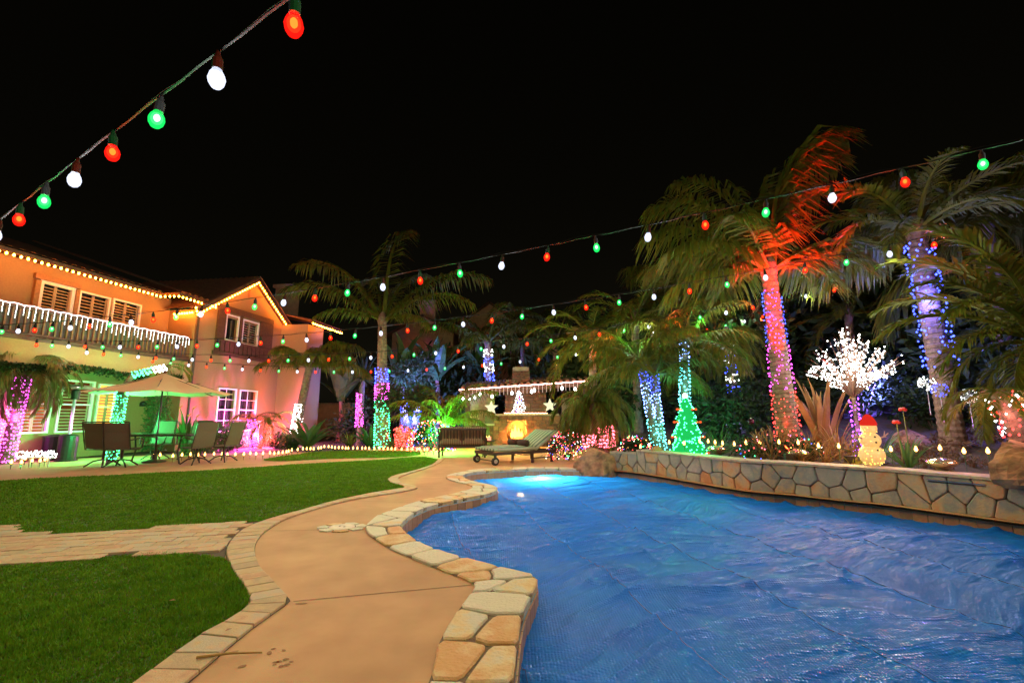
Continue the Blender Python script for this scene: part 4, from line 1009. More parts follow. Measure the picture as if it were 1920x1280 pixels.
for k in range(9): frond_at(t, D(1866, 732, 5.7) - Vector((sb.x, sb.y, .4)), 'pygmy', k * 137 + 20, rng.uniform(-30, 40), rng.uniform(.6, .9))
t = wrap('big red and white lights on the trunk at the dark boulder', D(1925, 835, 5.7), D(1868, 735, 5.7), .13, .11, [(0, 1, 'red')], 90, .017, 30, s=6)
wrap('big white lights among the red ones at the dark boulder', D(1926, 833, 5.68), D(1869, 735, 5.68), .13, .11, [(0, 1, 'white')], 60, .018, 14, s=12, cord=False)
# palms behind the fireplace
base = D(918, 820, 21.5); base.z = 0; crown = D(915, 640, 21.5)
palm('tall palm with blue white lights behind the fireplace', base, crown, .2, .16, 'king', (10, 3.0, 0, 75, 51))
wrap('blue and white lights on the palm behind the fireplace', D(918, 722, 21.3), D(915, 655, 21.3), .2, .17, [(0, .35, 'blue'), (.35, .6, 'white'), (.6, .8, 'blue'), (.8, 1, 'white')], 70, .028, 110, s=14)
base = D(1050, 820, 20.5); base.z = 0; crown = D(1042, 640, 20.5)
palm('palm with orange lit trunk rising above the fireplace roof', base, crown, .2, .15, 'king', (11, 2.6, 0, 80, 52))
wrap('warm orange lights on the trunk above the fireplace roof', D(1048, 716, 20.2), D(1046, 672, 20.2), .17, .15, [(0, 1, 'warm')], 60, .02, 60, s=3)
# background palms, dark
for k, (x, y, dp, L, lab) in enumerate(((1190, 600, 14, 2.4, 'dark palm crown above the thin blue lit palms'), (1270, 560, 16, 2.6, 'dark palm crown high behind the slim palm'), (1110, 640, 15, 2.4, 'dim green palm beside the fireplace roof'), (1850, 420, 10, 2.8, 'dim feathery palm rising behind the blue lit palm'), (1590, 590, 14, 2.2, 'dark palm behind the white blossom tree'), (980, 640, 24, 2.8, 'faint palm far behind the chimney'))):
    c = D(x, y, dp); palm(lab, (c.x, c.y + .1, .3), c, .14, .11, 'queen' if k % 2 else 'date', (15, L, -20, 80, 60 + k))

# ------------------------------------------------------------------ palm leaning over the patio, lit green, with a lit branch above the umbrella
base = D(208, 866, 12.2); base.z = 0; mid = D(213, 800, 12.2); crown = D(228, 733, 12.2)
t = thing('palm_tree', 'slim leaning palm stem with green lights behind the dining table', 'palm tree', base)
MB().tube([(0, 0, -.05), mid - base, crown - base, D(250, 700, 12.6) - base, D(306, 690, 13.0) - base], [.10, .09, .08, .07, .05], 10).build('trunk', trunk_m, t)
for az, el, L in ((20, 30, .9), (-30, 20, .8), (60, 50, .9), (150, 40, .8)): frond_at(t, D(306, 690, 13.0) - base, 'pygmy', az, el, L)
wrap('bright green lights up the slim stem behind the dining table', base + Vector((0, 0, .05)), crown, .10, .11, [(0, 1, 'green')], 190, .017, 430, s=12)
wrap('green white lights along the branch above the umbrella', D(248, 703, 12.55), D(312, 688, 13.0), .06, .06, [(0, .6, 'green'), (.6, 1, 'white')], 160, .02, 60, s=14)
# light up the pink shrub stems by the gable
sb = D(478, 838, 17.3); sb.z = 0
t = thing('shrub', 'two stemmed shrub lit pink and red below the gable windows', 'shrub', sb)
MB().tube([(0, 0, 0), (-.02, 0, .5), D(472, 785, 17.3) - sb], [.12, .11, .09], 8).tube([(.15, 0, 0), (.3, 0, .4), D(502, 805, 17.3) - sb], [.1, .09, .07], 8).build('trunk', trunk_m, t)
for k in range(16): frond_at(t, D(490 + rng.uniform(-25, 30), 790, 17.3) - sb, 'pygmy', k * 137, rng.uniform(10, 70), rng.uniform(.9, 1.35))
wrap('magenta lights on the straight stem below the gable windows', sb, D(472, 785, 17.2), .13, .11, [(0, 1, 'magenta')], 240, .019, 1200, s=10)
wrap('red lights on the leaning stem below the gable windows', sb + Vector((.2, 0, 0)), D(504, 803, 17.2), .12, .1, [(0, 1, 'red')], 240, .019, 1200, s=10)
# red V-shaped stems and blue V-shaped stems
for k, (x0, y0, ends, dp, c, lab, w) in enumerate(((757, 842, ((746, 800), (771, 803)), 16.8, 'red', 'red', 70), (768, 808, ((757, 745), (784, 760)), 19, 'blue', 'blue', 90))):
    sb = D(x0, y0, dp); sb.z = 0 if k == 0 else sb.z
    t = thing('forked_trunk', '%s lit forked stems behind the far lawn' % lab, 'shrub', sb if k == 0 else Vector((sb.x, sb.y, 0)))
    for e in ends:
        q = D(*e, dp) - t.location; MB().tube([(0, 0, -.05), q * .5 + Vector((q.x * .15, 0, 0)), q], [.17, .15, .1], 8).build('trunk', trunk_m, t)
        wrap('%s lights on the forked stem leaning %s' % (lab, 'towards the house' if e[0] < x0 else 'towards the fireplace'), t.location + Vector((q.x * .3, -.05, .1 if k == 0 else sb.z)), D(*e, dp - .1), .17, .12, [(0, 1, c)], 210 if k == 0 else 110, .024, w, s=10)
    link('foliage', leafball('foliage', 900, 1.1, .7, .7, .06, .3, 61 + k, dark_leaf), t, D(x0, ends[0][1] - 20, dp) - t.location)
# shrubs with net lights of many colours
def net_bush(label, p, rx, rz, nl, seed, dots=.017):
    t = bush(label, p, 900, rx, rx * .8, rz, .035, .09, seed, dark_leaf, 'shrubs under net lights')
    t2 = thing('net_lights', 'multicolour net lights over the ' + label.replace('rounded ', '').replace(' under net lights', ''), 'net lights', p, 0, 'net lights')
    r = random.Random(seed)
    for c in ('red', 'green', 'blue', 'white', 'warm', 'pink'):
        mb = MB()
        for k in range(int(nl * (1.6 if c in ('red', 'pink') else .8))):
            a = r.uniform(0, 2 * math.pi); e = math.asin(r.uniform(-.1, 1)); mb.octa((rx * 1.02 * math.cos(e) * math.cos(a), rx * .82 * math.cos(e) * math.sin(a), .05 + rz * 1.75 * max(0, math.sin(e)) + r.uniform(0, .05)), dots * r.uniform(.7, 1.1))
        tag(mb.build('bulbs', led(c, 9), t2), kind='stuff')
    return t
q = D(808, 846, 15.6); net_bush('rounded bush under net lights behind the loveseat', (q.x, q.y, 0), .8, .55, 42, 3, .017)
q = D(1066, 848, 12.6); net_bush('rounded bush under net lights beyond the lounger head', (q.x, q.y, 0), .6, .42, 60, 5, .012)
q = D(1190, 848, 10.5); net_bush('small bush under net lights at the wall end', (q.x, q.y, .36), .36, .17, 16, 6, .014)
q = D(1462, 842, 8.6); net_bush('low bush under net lights around the red palm foot', (q.x, q.y, .36), .75, .24, 14, 7, .012)

# ------------------------------------------------------------------ fireplace pavilion
FD = 18.0
fp = thing('outdoor_fireplace', 'stone outdoor fireplace with arched firebox and tall chimney', 'fireplace', D(985, 834, FD)); fp.location.z = 0; FX = fp.location.x
def stone_face(x0, x1, z0, z1, y, skip=None, rh=.13, parent=fp, name='stone'):
    z = z0; row = 0
    while z < z1 - .03:
        h = min(rh * rng.uniform(.8, 1.25), z1 - z)
        if z1 - z - h < .06: h = z1 - z
        x = x0
        while x < x1 - .02:
            w = min(rng.uniform(.2, .42), x1 - x)
            if x1 - x - w < .1: w = x1 - x
            if not (skip and skip(x, x + w, z, z + h)):
                MB().box((0, 0, 0), (w - .022, .1 + rng.uniform(0, .04), h - .022)).build(name, fire_st, parent, (x + w / 2, y - rng.uniform(0, .012), z + h / 2))
            x += w
        z += h
arch = lambda x, z: abs(x + .33) < .36 and (z < .62 or (x + .33) ** 2 + (z - .62) ** 2 < .36 ** 2) and z > .26
def arch_skip(a, b_, c, d): return any(arch(x, z) for x in (a + .03, (a + b_) / 2, b_ - .03) for z in (c + .02, (c + d) / 2, d - .02))
core = MB()
core.box((-.32 - .82, .4, .6), (.86, .72, 1.2)).box((.72, .4, .6), (1.36, .72, 1.2)).box((-.33, .4, 1.1), (.78, .72, .2)).box((-.33, .4, .13), (.78, .72, .26)).box((-.33, .72, .6), (.78, .08, 1.2))
core.box((.05, .5, 1.9), (1.58, .7, 1.4)).box((-.15, .5, 2.8), (.66, .6, .6))
core.build('masonry', mortar_m, fp)
stone_face(-1.24, 1.34, 0, 1.17, 0, arch_skip); stone_face(-.8, .84, 1.26, 2.5, .12); stone_face(-.52, .2, 2.5, 2.95, .16)
MB().box((-.16, .45, 3.02), (.62, .6, .14)).box((-.16, .45, 3.1), (.5, .5, .05)).build('chimney_cap', cap_m, fp)
MB().box((.05, .1, 1.215), (2.5, .42, .07)).build('mantel', cap_m, fp)
mb = MB()
for k in range(11):
    a = math.pi * k / 10; a2 = a + math.pi / 10 * .9
    if k < 10: mb.bar((-.33 + .40 * math.cos(a), -.06, .62 + .40 * math.sin(a)), (-.33 + .40 * math.cos(a2), -.06, .62 + .40 * math.sin(a2)), .05, .1, (0, 1, 0))
mb.build('arch_ring', fire_st, fp)
fire = thing('log_fire', 'bright log fire burning in the arched firebox', 'fire', fp.location + Vector((-.33, .25, .26)))
mb = MB(); 
for x_, h_, r_ in ((-.18, .34, .07), (-.06, .5, .09), (.08, .42, .08), (.2, .3, .06)): mb.lathe([(r_ * .6, 0), (r_, h_ * .2), (r_ * .8, h_ * .5), (r_ * .35, h_ * .8), (.005, h_)], (x_, 0, .06), 8)
mb.build('flames', emit('flame', (1, .42, .06), 7, False), fire, smooth=True)
MB().bar((-.25, .02, .05), (.25, -.05, .07), .09).bar((-.2, .1, .06), (.22, .06, .05), .08).build('logs', wood_d, fire)
lamp(fire, (0, -.12, .34), 900, (1, .42, .07), .12); lamp(fire, (0, -.5, .2), 130, (1, .2, .05), .1)
for sx, nm in ((-1.75, 'bar counter with dark niche on the sofa side of the fireplace'), (1.85, 'bar counter with dark niche on the boulder side of the fireplace')):
    c = thing('bar_counter', nm, 'counter', fp.location + Vector((sx, .25, 0)))
    MB().box((-.44, 0, .4), (.12, .6, .8)).box((.44, 0, .4), (.12, .6, .8)).box((0, .25, .4), (.8, .1, .8)).build('base', fire_st, c); MB().box((0, -.03, .84), (1.12, .72, .08)).build('top', cap_m, c)
pv = thing('pavilion', 'tiled roof pavilion sheltering the fireplace', 'pavilion', fp.location + Vector((0, 0, 0)))
zl, zr = 2.13, 2.47; xl, xr = -2.5, 2.45
rl = MB(); tiled(rl, (xl, -.75, zl), (xr, -.75, zr), (xr, 1.6, zr + .42), (xl, 1.6, zl + .42), .2, .06); rl.build('roof', roof_m, pv)
MB().bar((xl, -.70, zl - .09), (xr, -.70, zr - .09), .08, .16).bar((xl, 1.3, zl + .2), (xr, 1.3, zr + .2), .1, .16).build('beam', wood_d, pv)
for k in range(20):
    f = (k + .5) / 20; MB().tube([(0, 0, 0), (0, .42, .1)], .075, 8).build('end_tile', roof_m, pv, (xl + (xr - xl) * f, -.80, zl + (zr - zl) * f + .05))
MB().box((-1.75, 1.2, 1.1), (1.0, .3, 2.2)).build('side_wall', surf('yellow_stucco', (.55, .44, .2), None, .9, 10), pv)
MB().box((-2.2, -.62, 1.0), (.16, .16, 2.0)).build('post', wood_d, pv); MB().box((2.25, -.62, 1.1), (.16, .16, 2.2)).build('post', wood_d, pv); MB().box((1.95, 1.2, 1.1), (.8, .3, 2.2)).build('side_wall', stucco2, pv)
rp = thing('eave_lights', 'pink white rope light with short drops along the pavilion eave', 'string lights', pv.location)
MB().tube([(xl + (xr - xl) * k / 40, -.88, zl + (zr - zl) * k / 40 + .012 * math.sin(k * 2)) for k in range(41)], .021, 6).build('rope', emit('pavilion_rope', (1, .50, .42), 9), rp)
dm = MB().tube([(0, 0, 0), (0, 0, -.3)], .006, 4).mesh('drop', emit('drop_glow', (1, .7, .6), 1.6, False))
for k in range(34): link('drop', dm, rp, (xl + (xr - xl) * (k + .5) / 34, -.87, zl + (zr - zl) * (k + .5) / 34))
pend = MB().lathe([(.01, -.12), (.045, -.09), (.05, -.05), (.03, 0), (.01, .02)], n=10).mesh('bulb', led('white', 12))
for f in (.03, .08, .12, .16, .25, .40, .55, .57, .78, .88, .9): link('bulb', pend, rp, (xl + (xr - xl) * f, -.87, zl + (zr - zl) * f - rng.uniform(.12, .3)), None)
ml = thing('mantel_lights', 'rope light along the fireplace mantel', 'string lights', fp.location)
MB().tube([(-.82 + k * .042, -.09, 1.275 + .006 * math.sin(k * 2)) for k in range(41)], .016, 6).build('rope', emit('mantel_rope', (1, .45, .22), 9), ml)
# lit tree outline on the chimney breast
wt = thing('wall_light_tree', 'small white lit tree with coloured balls on the chimney breast', 'light display', fp.location + Vector((-.23, -.0, 1.32)))
mb = MB()
for k in range(130):
    f = rng.random() ** .75; z = .92 * (1 - f); hw = .03 + .26 * f; mb.octa((rng.uniform(-hw, hw), -.02 - rng.uniform(0, .04), z + rng.uniform(-.01, .02)), .013)
tag(mb.build('bulbs', led('white', 14), wt), kind='stuff')
for c in ('blue', 'red'):
    mb = MB()
    for k in range(14): f = rng.random() ** .7; mb.octa((rng.uniform(-.18, .18) * f, -.08, .9 * (1 - f)), .022)
    tag(mb.build('balls', led(c, 2), wt), kind='stuff')
MB().tube([(0, 0, 0), (0, -.0, .9)], .012, 5).build('pole', wire_m, wt)
mb = MB(); mb.add([( .1 * math.cos(R(90 + k * 36)) * (1 if k % 2 == 0 else .42), -.03, .98 + .1 * math.sin(R(90 + k * 36)) * (1 if k % 2 == 0 else .42)) for k in range(10)] + [(0, -.06, .98), (0, 0, .98)], [(k, (k + 1) % 10, 10) for k in range(10)] + [((k + 1) % 10, k, 11) for k in range(10)])
mb.build('star', led('white', 12), wt)
star_m = emit('star_paper', (1, .93, .55), 1.15)
for px_, py_, lab in ((921, 764, 'glowing paper star hanging on the sofa side of the fireplace'), (1031, 760, 'glowing paper star hanging on the boulder side of the fireplace')):
    c = D(px_, py_, FD - .85); t = thing('paper_star', lab, 'star lantern', c); r0 = .27
    vs = [(r0 * math.sin(R(k * 36)) * (1 if k % 2 == 0 else .44), 0, r0 * math.cos(R(k * 36)) * (1 if k % 2 == 0 else .44)) for k in range(10)] + [(0, -.085, 0), (0, .085, 0)]
    MB().add(vs, [((k + 1) % 10, k, 10) for k in range(10)] + [(k, (k + 1) % 10, 11) for k in range(10)]).build('lantern', star_m, t)
    MB().tube([(0, 0, r0), (0, 0, r0 + .22)], .004, 4).build('cord', wire_m, t)

# ------------------------------------------------------------------ lounge furniture by the pool
u = math.atan2(.56, .83)
ch = thing('chaise_lounge', 'wheeled chaise lounge with green striped cushion and raised back', 'lounger', (-.42, 11.30, 0), u)
W_ = .92
MB().box((.95, .02, .27), (1.95, .05, .07)).box((.95, W_, .27), (1.95, .05, .07)).box((.0, W_ / 2, .27), (.05, W_ - .06, .07)).box((1.9, W_ / 2, .27), (.05, W_ - .06, .07)).build('frame', bronze, ch)
for x_, y_ in ((.03, .02), (.03, W_)):
    MB().box((x_, y_, .17), (.05, .05, .2)).build('leg', bronze, ch)
    w = MB().tube([(x_, y_ - .03, .095), (x_, y_ + .03, .095)], .095, 18).build('wheel', black_m, ch); MB().tube([(x_, y_ - .034, .095), (x_, y_ + .034, .095)], .05, 12).build('hub', steel, w)
MB().tube([(.03, .02, .095), (.03, W_, .095)], .014, 6).build('axle', bronze, ch)
for x_, y_ in ((1.15, .02), (1.15, W_), (1.78, .02), (1.78, W_)): MB().box((x_, y_, .125), (.05, .05, .25)).build('leg', bronze, ch)
MB().bar((1.15, .02, .12), (1.78, .02, .12), .03).bar((1.15, W_, .12), (1.78, W_, .12), .03).build('stretcher', bronze, ch)
def cushion(name, d, mat_, parent, loc, rot=(0, 0, 0), puff=.03):
    mb = MB(); nx_, ny_ = 10, 8; vs = []; 
    for s_ in (1, -1):
        for i in range(nx_ + 1):
            for j in range(ny_ + 1):
                x = i / nx_ * 2 - 1; y_ = j / ny_ * 2 - 1; k = (1 - abs(x) ** 6) * (1 - abs(y_) ** 6)
                vs.append((x * d[0] / 2, y_ * d[1] / 2, s_ * (d[2] / 2 * (.55 + .45 * k) + puff * k * .5)))
    m2 = (nx_ + 1) * (ny_ + 1); ix = lambda i, j: i * (ny_ + 1) + j; fs = []
    for i in range(nx_):
        for j in range(ny_): fs += [(ix(i, j), ix(i + 1, j), ix(i + 1, j + 1), ix(i, j + 1)), (m2 + ix(i, j + 1), m2 + ix(i + 1, j + 1), m2 + ix(i + 1, j), m2 + ix(i, j))]
    rim = [ix(i, 0) for i in range(nx_ + 1)] + [ix(nx_, j) for j in range(1, ny_ + 1)] + [ix(i, ny_) for i in range(nx_ - 1, -1, -1)] + [ix(0, j) for j in range(ny_ - 1, 0, -1)]
    fs += [(m2 + a, m2 + b_, b_, a) for a, b_ in zip(rim, rim[1:] + rim[:1])]
    return mb.add(vs, fs).build(name, mat_, parent, loc, rot, True)
cushion('seat_cushion', (1.26, W_ + .04, .10), stripe, ch, (.62, W_ / 2, .36)); cushion('back_cushion', (.86, W_ + .04, .10), stripe, ch, (1.60, W_ / 2, .56), (0, R(-32), 0))
MB().bar((1.2, .06, .31), (1.96, .06, .78), .04).bar((1.2, W_ - .06, .31), (1.96, W_ - .06, .78), .04).bar((1.85, .06, .3), (1.82, .06, .7), .03).build('back_frame', bronze, ch)
for k, y_ in enumerate((.24, .70)):
    p = ch.matrix_basis @ Vector((1.02, y_, .49)); o = MB().tube([(0, -.2, 0), (0, -.17, 0), (0, .17, 0), (0, .2, 0)], [.04, .085, .085, .04], 12).build('bolster', cushion_d, None, p, (0, 0, u), True); tag(o, 'brown bolster pillow on the lounger, the one %s the pool' % ('beside' if k == 0 else 'away from'), 'pillow')
lv = thing('loveseat', 'dark patio loveseat seen from behind with striped back cushions', 'sofa', D(866, 854, 13.4)); lv.location.z = 0
mb = MB(); mb.box((0, .35, .3), (1.3, .7, .06))
for sx in (-1, 1): mb.box((sx * .66, .35, .55), (.05, .72, .05)); 
mb.build('frame', bronze, lv)
for sx in (-1, 1):
    for y_ in (.03, .68): MB().box((sx * .66, y_, .28), (.05, .05, .56)).build('leg', bronze, lv)
bk = MB().bar((-.64, .04, .36), (-.68, -.08, .82), .04).bar((.64, .04, .36), (.68, -.08, .82), .04).bar((-.68, -.08, .80), (.68, -.08, .80), .05).build('back_frame', bronze, lv)
for k in range(14): MB().bar((-.6 + k * .0923, .03, .34), (-.6 + k * .0923, -.08, .80), .045, .015, (0, 1, 0)).build('slat', bronze, lv)
for sx in (-.33, .33):
    cushion('back_cushion', (.66, .52, .14), stripe_d, lv, (sx, .08, .60), (R(76), 0, 0)); cushion('seat_cushion', (.64, .62, .12), stripe_d, lv, (sx, .37, .39))
lc = thing('side_table', 'low dark side table between the loveseat and the fireplace', 'side table', D(912, 852, 13.9)); lc.location.z = 0
MB().lathe([(.25, .42), (.26, .45), (.25, .46)], n=18).build('top', bronze, lc)
for k in range(3): MB().tube([(.2 * math.cos(k * 2.1), .2 * math.sin(k * 2.1), 0), (.14 * math.cos(k * 2.1), .14 * math.sin(k * 2.1), .43)], .015, 6).build('leg', bronze, lc)
cd = thing('candle', 'red glowing candle glass on the side table', 'candle', lc.location + Vector((.08, -.03, .46))); MB().lathe([(.05, 0), (.055, .1), (.05, .1)], n=12).build('glass', emit('candle_glass', (1, .2, .12), 3), cd); MB().lathe([(.006, .1), (.012, .115), (.003, .14)], n=6).build('flame', led('warm', 9), cd)

# ------------------------------------------------------------------ patio dining set
def sling_chair(label, loc, rz):
    t = thing('dining_chair', label, 'chair', loc, rz, 'sling dining chairs')
    def sl_(name, pts, w, mt):
        mb = MB(); vs = []
        for p in pts: vs += [(p[0], -w / 2, p[1]), (p[0], w / 2, p[1])]
        mb.add(vs, [(2 * i, 2 * i + 1, 2 * i + 3, 2 * i + 2) for i in range(len(pts) - 1)]); o = mb.build(name, mt, t); md = o.modifiers.new('thickness', 'SOLIDIFY'); md.thickness = .012; return o
    sl_('seat', [(.26, .43), (.0, .40), (-.22, .41)], .5, sling); sl_('backrest', [(-.20, .43), (-.25, .6), (-.29, .8), (-.36, 1.02)], .5, sling)
    fr = MB()
    for s_ in (-1, 1): fr.tube([(.28, s_ * .27, .42), (0, s_ * .27, .395), (-.21, s_ * .27, .41), (-.27, s_ * .27, .62), (-.37, s_ * .27, 1.04)], .014, 6)
    fr.tube([(-.37, -.27, 1.04), (-.37, .27, 1.04)], .014, 6); fr.build('frame', bronze, t)
    for s_ in (-1, 1): MB().tube([(-.27, s_ * .28, .62), (.0, s_ * .31, .66), (.2, s_ * .31, .63), (.24, s_ * .28, .43)], .016, 6).build('arm', bronze, t)
    MB().tube([(0, 0, .39), (0, 0, .16)], .03, 8).build('pedestal', bronze, t)
    for k in range(4): a = k * math.pi / 2 + .78; MB().tube([(0, 0, .17), (.18 * math.cos(a), .18 * math.sin(a), .13), (.33 * math.cos(a), .33 * math.sin(a), .015)], .017, 6).build('leg', bronze, t)
    return t
TC = Vector((-9.15, 12.0, 0))
tb = thing('dining_table', 'long dark glass topped patio table under the umbrella', 'table', TC, R(6))
MB().box((0, 0, .71), (1.9, 1.05, .012)).build('top', surf('smoked_glass', (.03, .03, .03), None, .12, 5), tb)
MB().box((0, .54, .705), (1.96, .05, .04)).box((0, -.54, .705), (1.96, .05, .04)).box((.96, 0, .705), (.05, 1.04, .04)).box((-.96, 0, .705), (.05, 1.04, .04)).build('rim', bronze, tb)
for sx in (-1, 1):
    for sy in (-1, 1): MB().tube([(sx * .82, sy * .42, .69), (sx * .72, sy * .36, .3), (sx * .84, sy * .44, .01)], .022, 6).build('leg', bronze, tb)
for x_, y_, a, lab in ((-.62, -.86, 80, 'sling chair nearest the palm bed on the lawn side of the table'), (-.18, -.92, 95, 'sling chair second from the palm bed on the lawn side of the table'), (1.28, -.55, 150, 'sling chair at the table end with its back to the lawn'), (1.62, .05, 168, 'sling chair at the table end beside the flower bed'), (-.55, .9, -85, 'sling chair on the house side near the green lit stem'), (.35, .95, -95, 'sling chair on the house side of the table by the pier')):
    p = TC + Matrix.Rotation(R(6), 3, 'Z') @ Vector((x_, y_, 0)); sling_chair(lab, p, R(a + 6))
um = thing('umbrella', 'wide tan patio umbrella open over the dining table', 'umbrella', TC + Vector((-.1, .1, 0)), R(10))
MB().tube([(0, 0, .05), (0, 0, 2.32)], .022, 8).build('pole', bronze, um); MB().lathe([(.26, 0), (.26, .04), (.06, .08), (.05, .2)], n=16).build('base', bronze, um)
RU = 1.62; rim = [(RU * math.cos(k * math.pi / 4 + .39), RU * math.sin(k * math.pi / 4 + .39), 1.78) for k in range(8)]; can = MB(); vs = [(0, 0, 2.30)]
for f in (.35, .7, 1):
    for k in range(8):
        for q in (0, .5):
            a, b_ = Vector(rim[k]), Vector(rim[(k + 1) % 8]); p = a.lerp(b_, q); z = 2.30 + (1.78 - 2.30) * f - (.05 * math.sin(f * math.pi) if q == 0 else .05 * math.sin(f * math.pi) + .05 * f); vs.append((p.x * f, p.y * f, z))
fs = [(0, 1 + k, 1 + (k + 1) % 16) for k in range(16)] + [(1 + r_ * 16 + k, 17 + r_ * 16 + k, 17 + r_ * 16 + (k + 1) % 16, 1 + r_ * 16 + (k + 1) % 16) for r_ in range(2) for k in range(16)]
cn = can.add(vs, fs).build('canopy', canvas, um); cn.modifiers.new('thickness', 'SOLIDIFY').thickness = .006
for k in range(8):
    MB().tube([(0, 0, 2.26), (rim[k][0] * .97, rim[k][1] * .97, 1.75)], .010, 5).build('rib', bronze, um); MB().tube([(0, 0, 1.82), (rim[k][0] * .5, rim[k][1] * .5, 2.06)], .008, 5).build('strut', bronze, um)
MB().lathe([(.03, 2.3), (.04, 2.33), (.01, 2.4)], n=10).build('finial', bronze, um)
# patio heater and planters by the windows
hp = D(133, 858, 12.7); ht = thing('patio_heater', 'tall patio heater with dome cap in front of the windows', 'patio heater', (hp.x + .15, hp.y - .3, 0))
MB().tube([(0, 0, .7), (0, 0, 1.75)], .035, 8).build('pole', steel, ht); MB().lathe([(.09, 1.62), (.1, 1.85), (.05, 1.9)], n=14).build('burner', black_m, ht); MB().lathe([(.42, 1.92), (.40, 1.95), (.15, 2.0), (.03, 2.03)], n=20).build('dome', steel, ht); MB().lathe([(.23, 0), (.23, .05), (.2, .06), (.2, .66), (.12, .7)], n=18).build('tank_housing', black_m, ht)
pl_ = thing('waste_bin', 'black lidded bin standing beside the patio heater', 'bin', (hp.x - .45, hp.y - .1, 0)); MB().lathe([(.17, 0), (.2, .02), (.21, .6)], n=16).build('body', black_m, pl_); MB().lathe([(.22, .6), (.22, .63), (.1, .68)], n=16).build('lid', black_m, pl_)
sl_ = thing('light_sleigh', 'low white lit ornament on legs at the pink palm bed', 'light display', D(62, 866, 11.0)); sl_.location.z = 0
for k in range(4): MB().tube([(-.3 + k * .22, 0, 0), (-.3 + k * .22, 0, .22)], .018, 6).build('leg', white_p, sl_)
mb = MB()
for k in range(150): mb.octa((rng.uniform(-.4, .5), rng.uniform(-.08, .08), rng.uniform(.2, .38)), .014)
tag(mb.build('bulbs', led('white', 10), sl_), kind='stuff'); MB().box((.04, 0, .22), (.9, .12, .03)).build('rail', white_p, sl_)

# ------------------------------------------------------------------ lit ornaments in the planting bed
# white blossom light tree
bt = thing('blossom_light_tree', 'white blossom light tree with violet wound trunk behind the snowman', 'light tree', D(1611, 850, 8.5)); bt.location.z = .36
B0 = bt.location.copy(); fork = D(1600, 745, 8.5) - B0
MB().tube([(0, 0, -.05), fork * .5 + Vector((.02, 0, 0)), fork], [.045, .04, .035], 8).build('trunk', trunk_m, bt)
br, bl = MB(), MB(); r_ = random.Random(5); C0 = D(1592, 690, 8.5) - B0
for k in range(62):
    a = r_.uniform(0, 2 * math.pi); e = r_.uniform(-.25, 1.45)
    rx, rz_ = (.86, .72); tip = C0 + Vector((rx * math.cos(e) * math.cos(a) * r_.uniform(.55, 1.05), .7 * math.cos(e) * math.sin(a), rz_ * math.sin(e) * r_.uniform(.6, 1.05)))
    if k == 0: tip = C0 + Vector((-.12, 0, .74))
    m_ = fork.lerp(tip, .55) + Vector((0, 0, .06)); br.tube([fork, m_, tip], [.014, .008, .003], 4)
    for j in range(11):
        f = r_.uniform(.28, 1.0); p = (fork.lerp(m_, f / .55) if f < .55 else m_.lerp(tip, (f - .55) / .45)) + Vector((r_.uniform(-.07, .07), r_.uniform(-.07, .07), r_.uniform(-.06, .06))); bl.octa(p, r_.uniform(.011, .019), .8)
br.build('branches', wood_d, bt); tag(bl.build('bulbs', emit('blossom_led', (1, .99, .9), 17), bt), kind='stuff')
for p_ in ((-.35, -.45, 0), (.35, -.4, .1), (0, .5, .1)): lamp(bt, C0 + Vector(p_), 60, (1, .97, .86), .15)
wrap('violet lights round the blossom tree trunk', B0 + Vector((0, 0, .02)), B0 + fork, .05, .045, [(0, 1, 'violet')], 95, .013, 14, s=10)
# green wire tree
gt = thing('green_light_tree', 'bright green tiered light tree with red bows on the wall', 'light tree', D(1291, 852, 9.55)); gt.location.z = .40; H_ = 1.22
tier = [(.31, .0), (.36, .06), (.20, .36), (.29, .36), (.15, .66), (.23, .66), (.10, .92), (.15, .92), (.03, 1.16), (.0, 1.2)]
mb = MB(); mb.lathe([(r * .93, z) for r, z in tier], n=18); mb.build('mesh_skin', emit('green_skin', (.02, .75, .14), .8, False), gt)
mb = MB()
for k in range(250):
    i = r_.choice((0, 1, 1, 1, 3, 3, 5, 7)); (ra, za), (rb, zb) = tier[i], tier[min(i + 1, 9)]
    f = r_.random(); a = r_.uniform(0, 6.28); rr = (ra + (rb - ra) * f) + .012; mb.octa((rr * math.cos(a), rr * math.sin(a), za + (zb - za) * f), .012)
tag(mb.build('bulbs', led('green', 20), gt), kind='stuff'); mb = MB()
for z, r in ((.04, .37), (.36, .30), (.66, .24), (.92, .16)):
    for sx in (-1, 1):
        q = (sx * r * .96, -.04, z)
        for dx in (-.035, .035): mb.ball((q[0] + dx, q[1], z), .03, 8, 6, (1.1, .7, .8))
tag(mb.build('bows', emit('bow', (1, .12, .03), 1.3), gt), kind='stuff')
mb = MB(); mb.ball((0, 0, 1.2), .05, 8, 6); mb.build('finial', led('white', 8), gt)
lamp(gt, (0, -.6, .5), 40, (.05, 1, .25), .1)
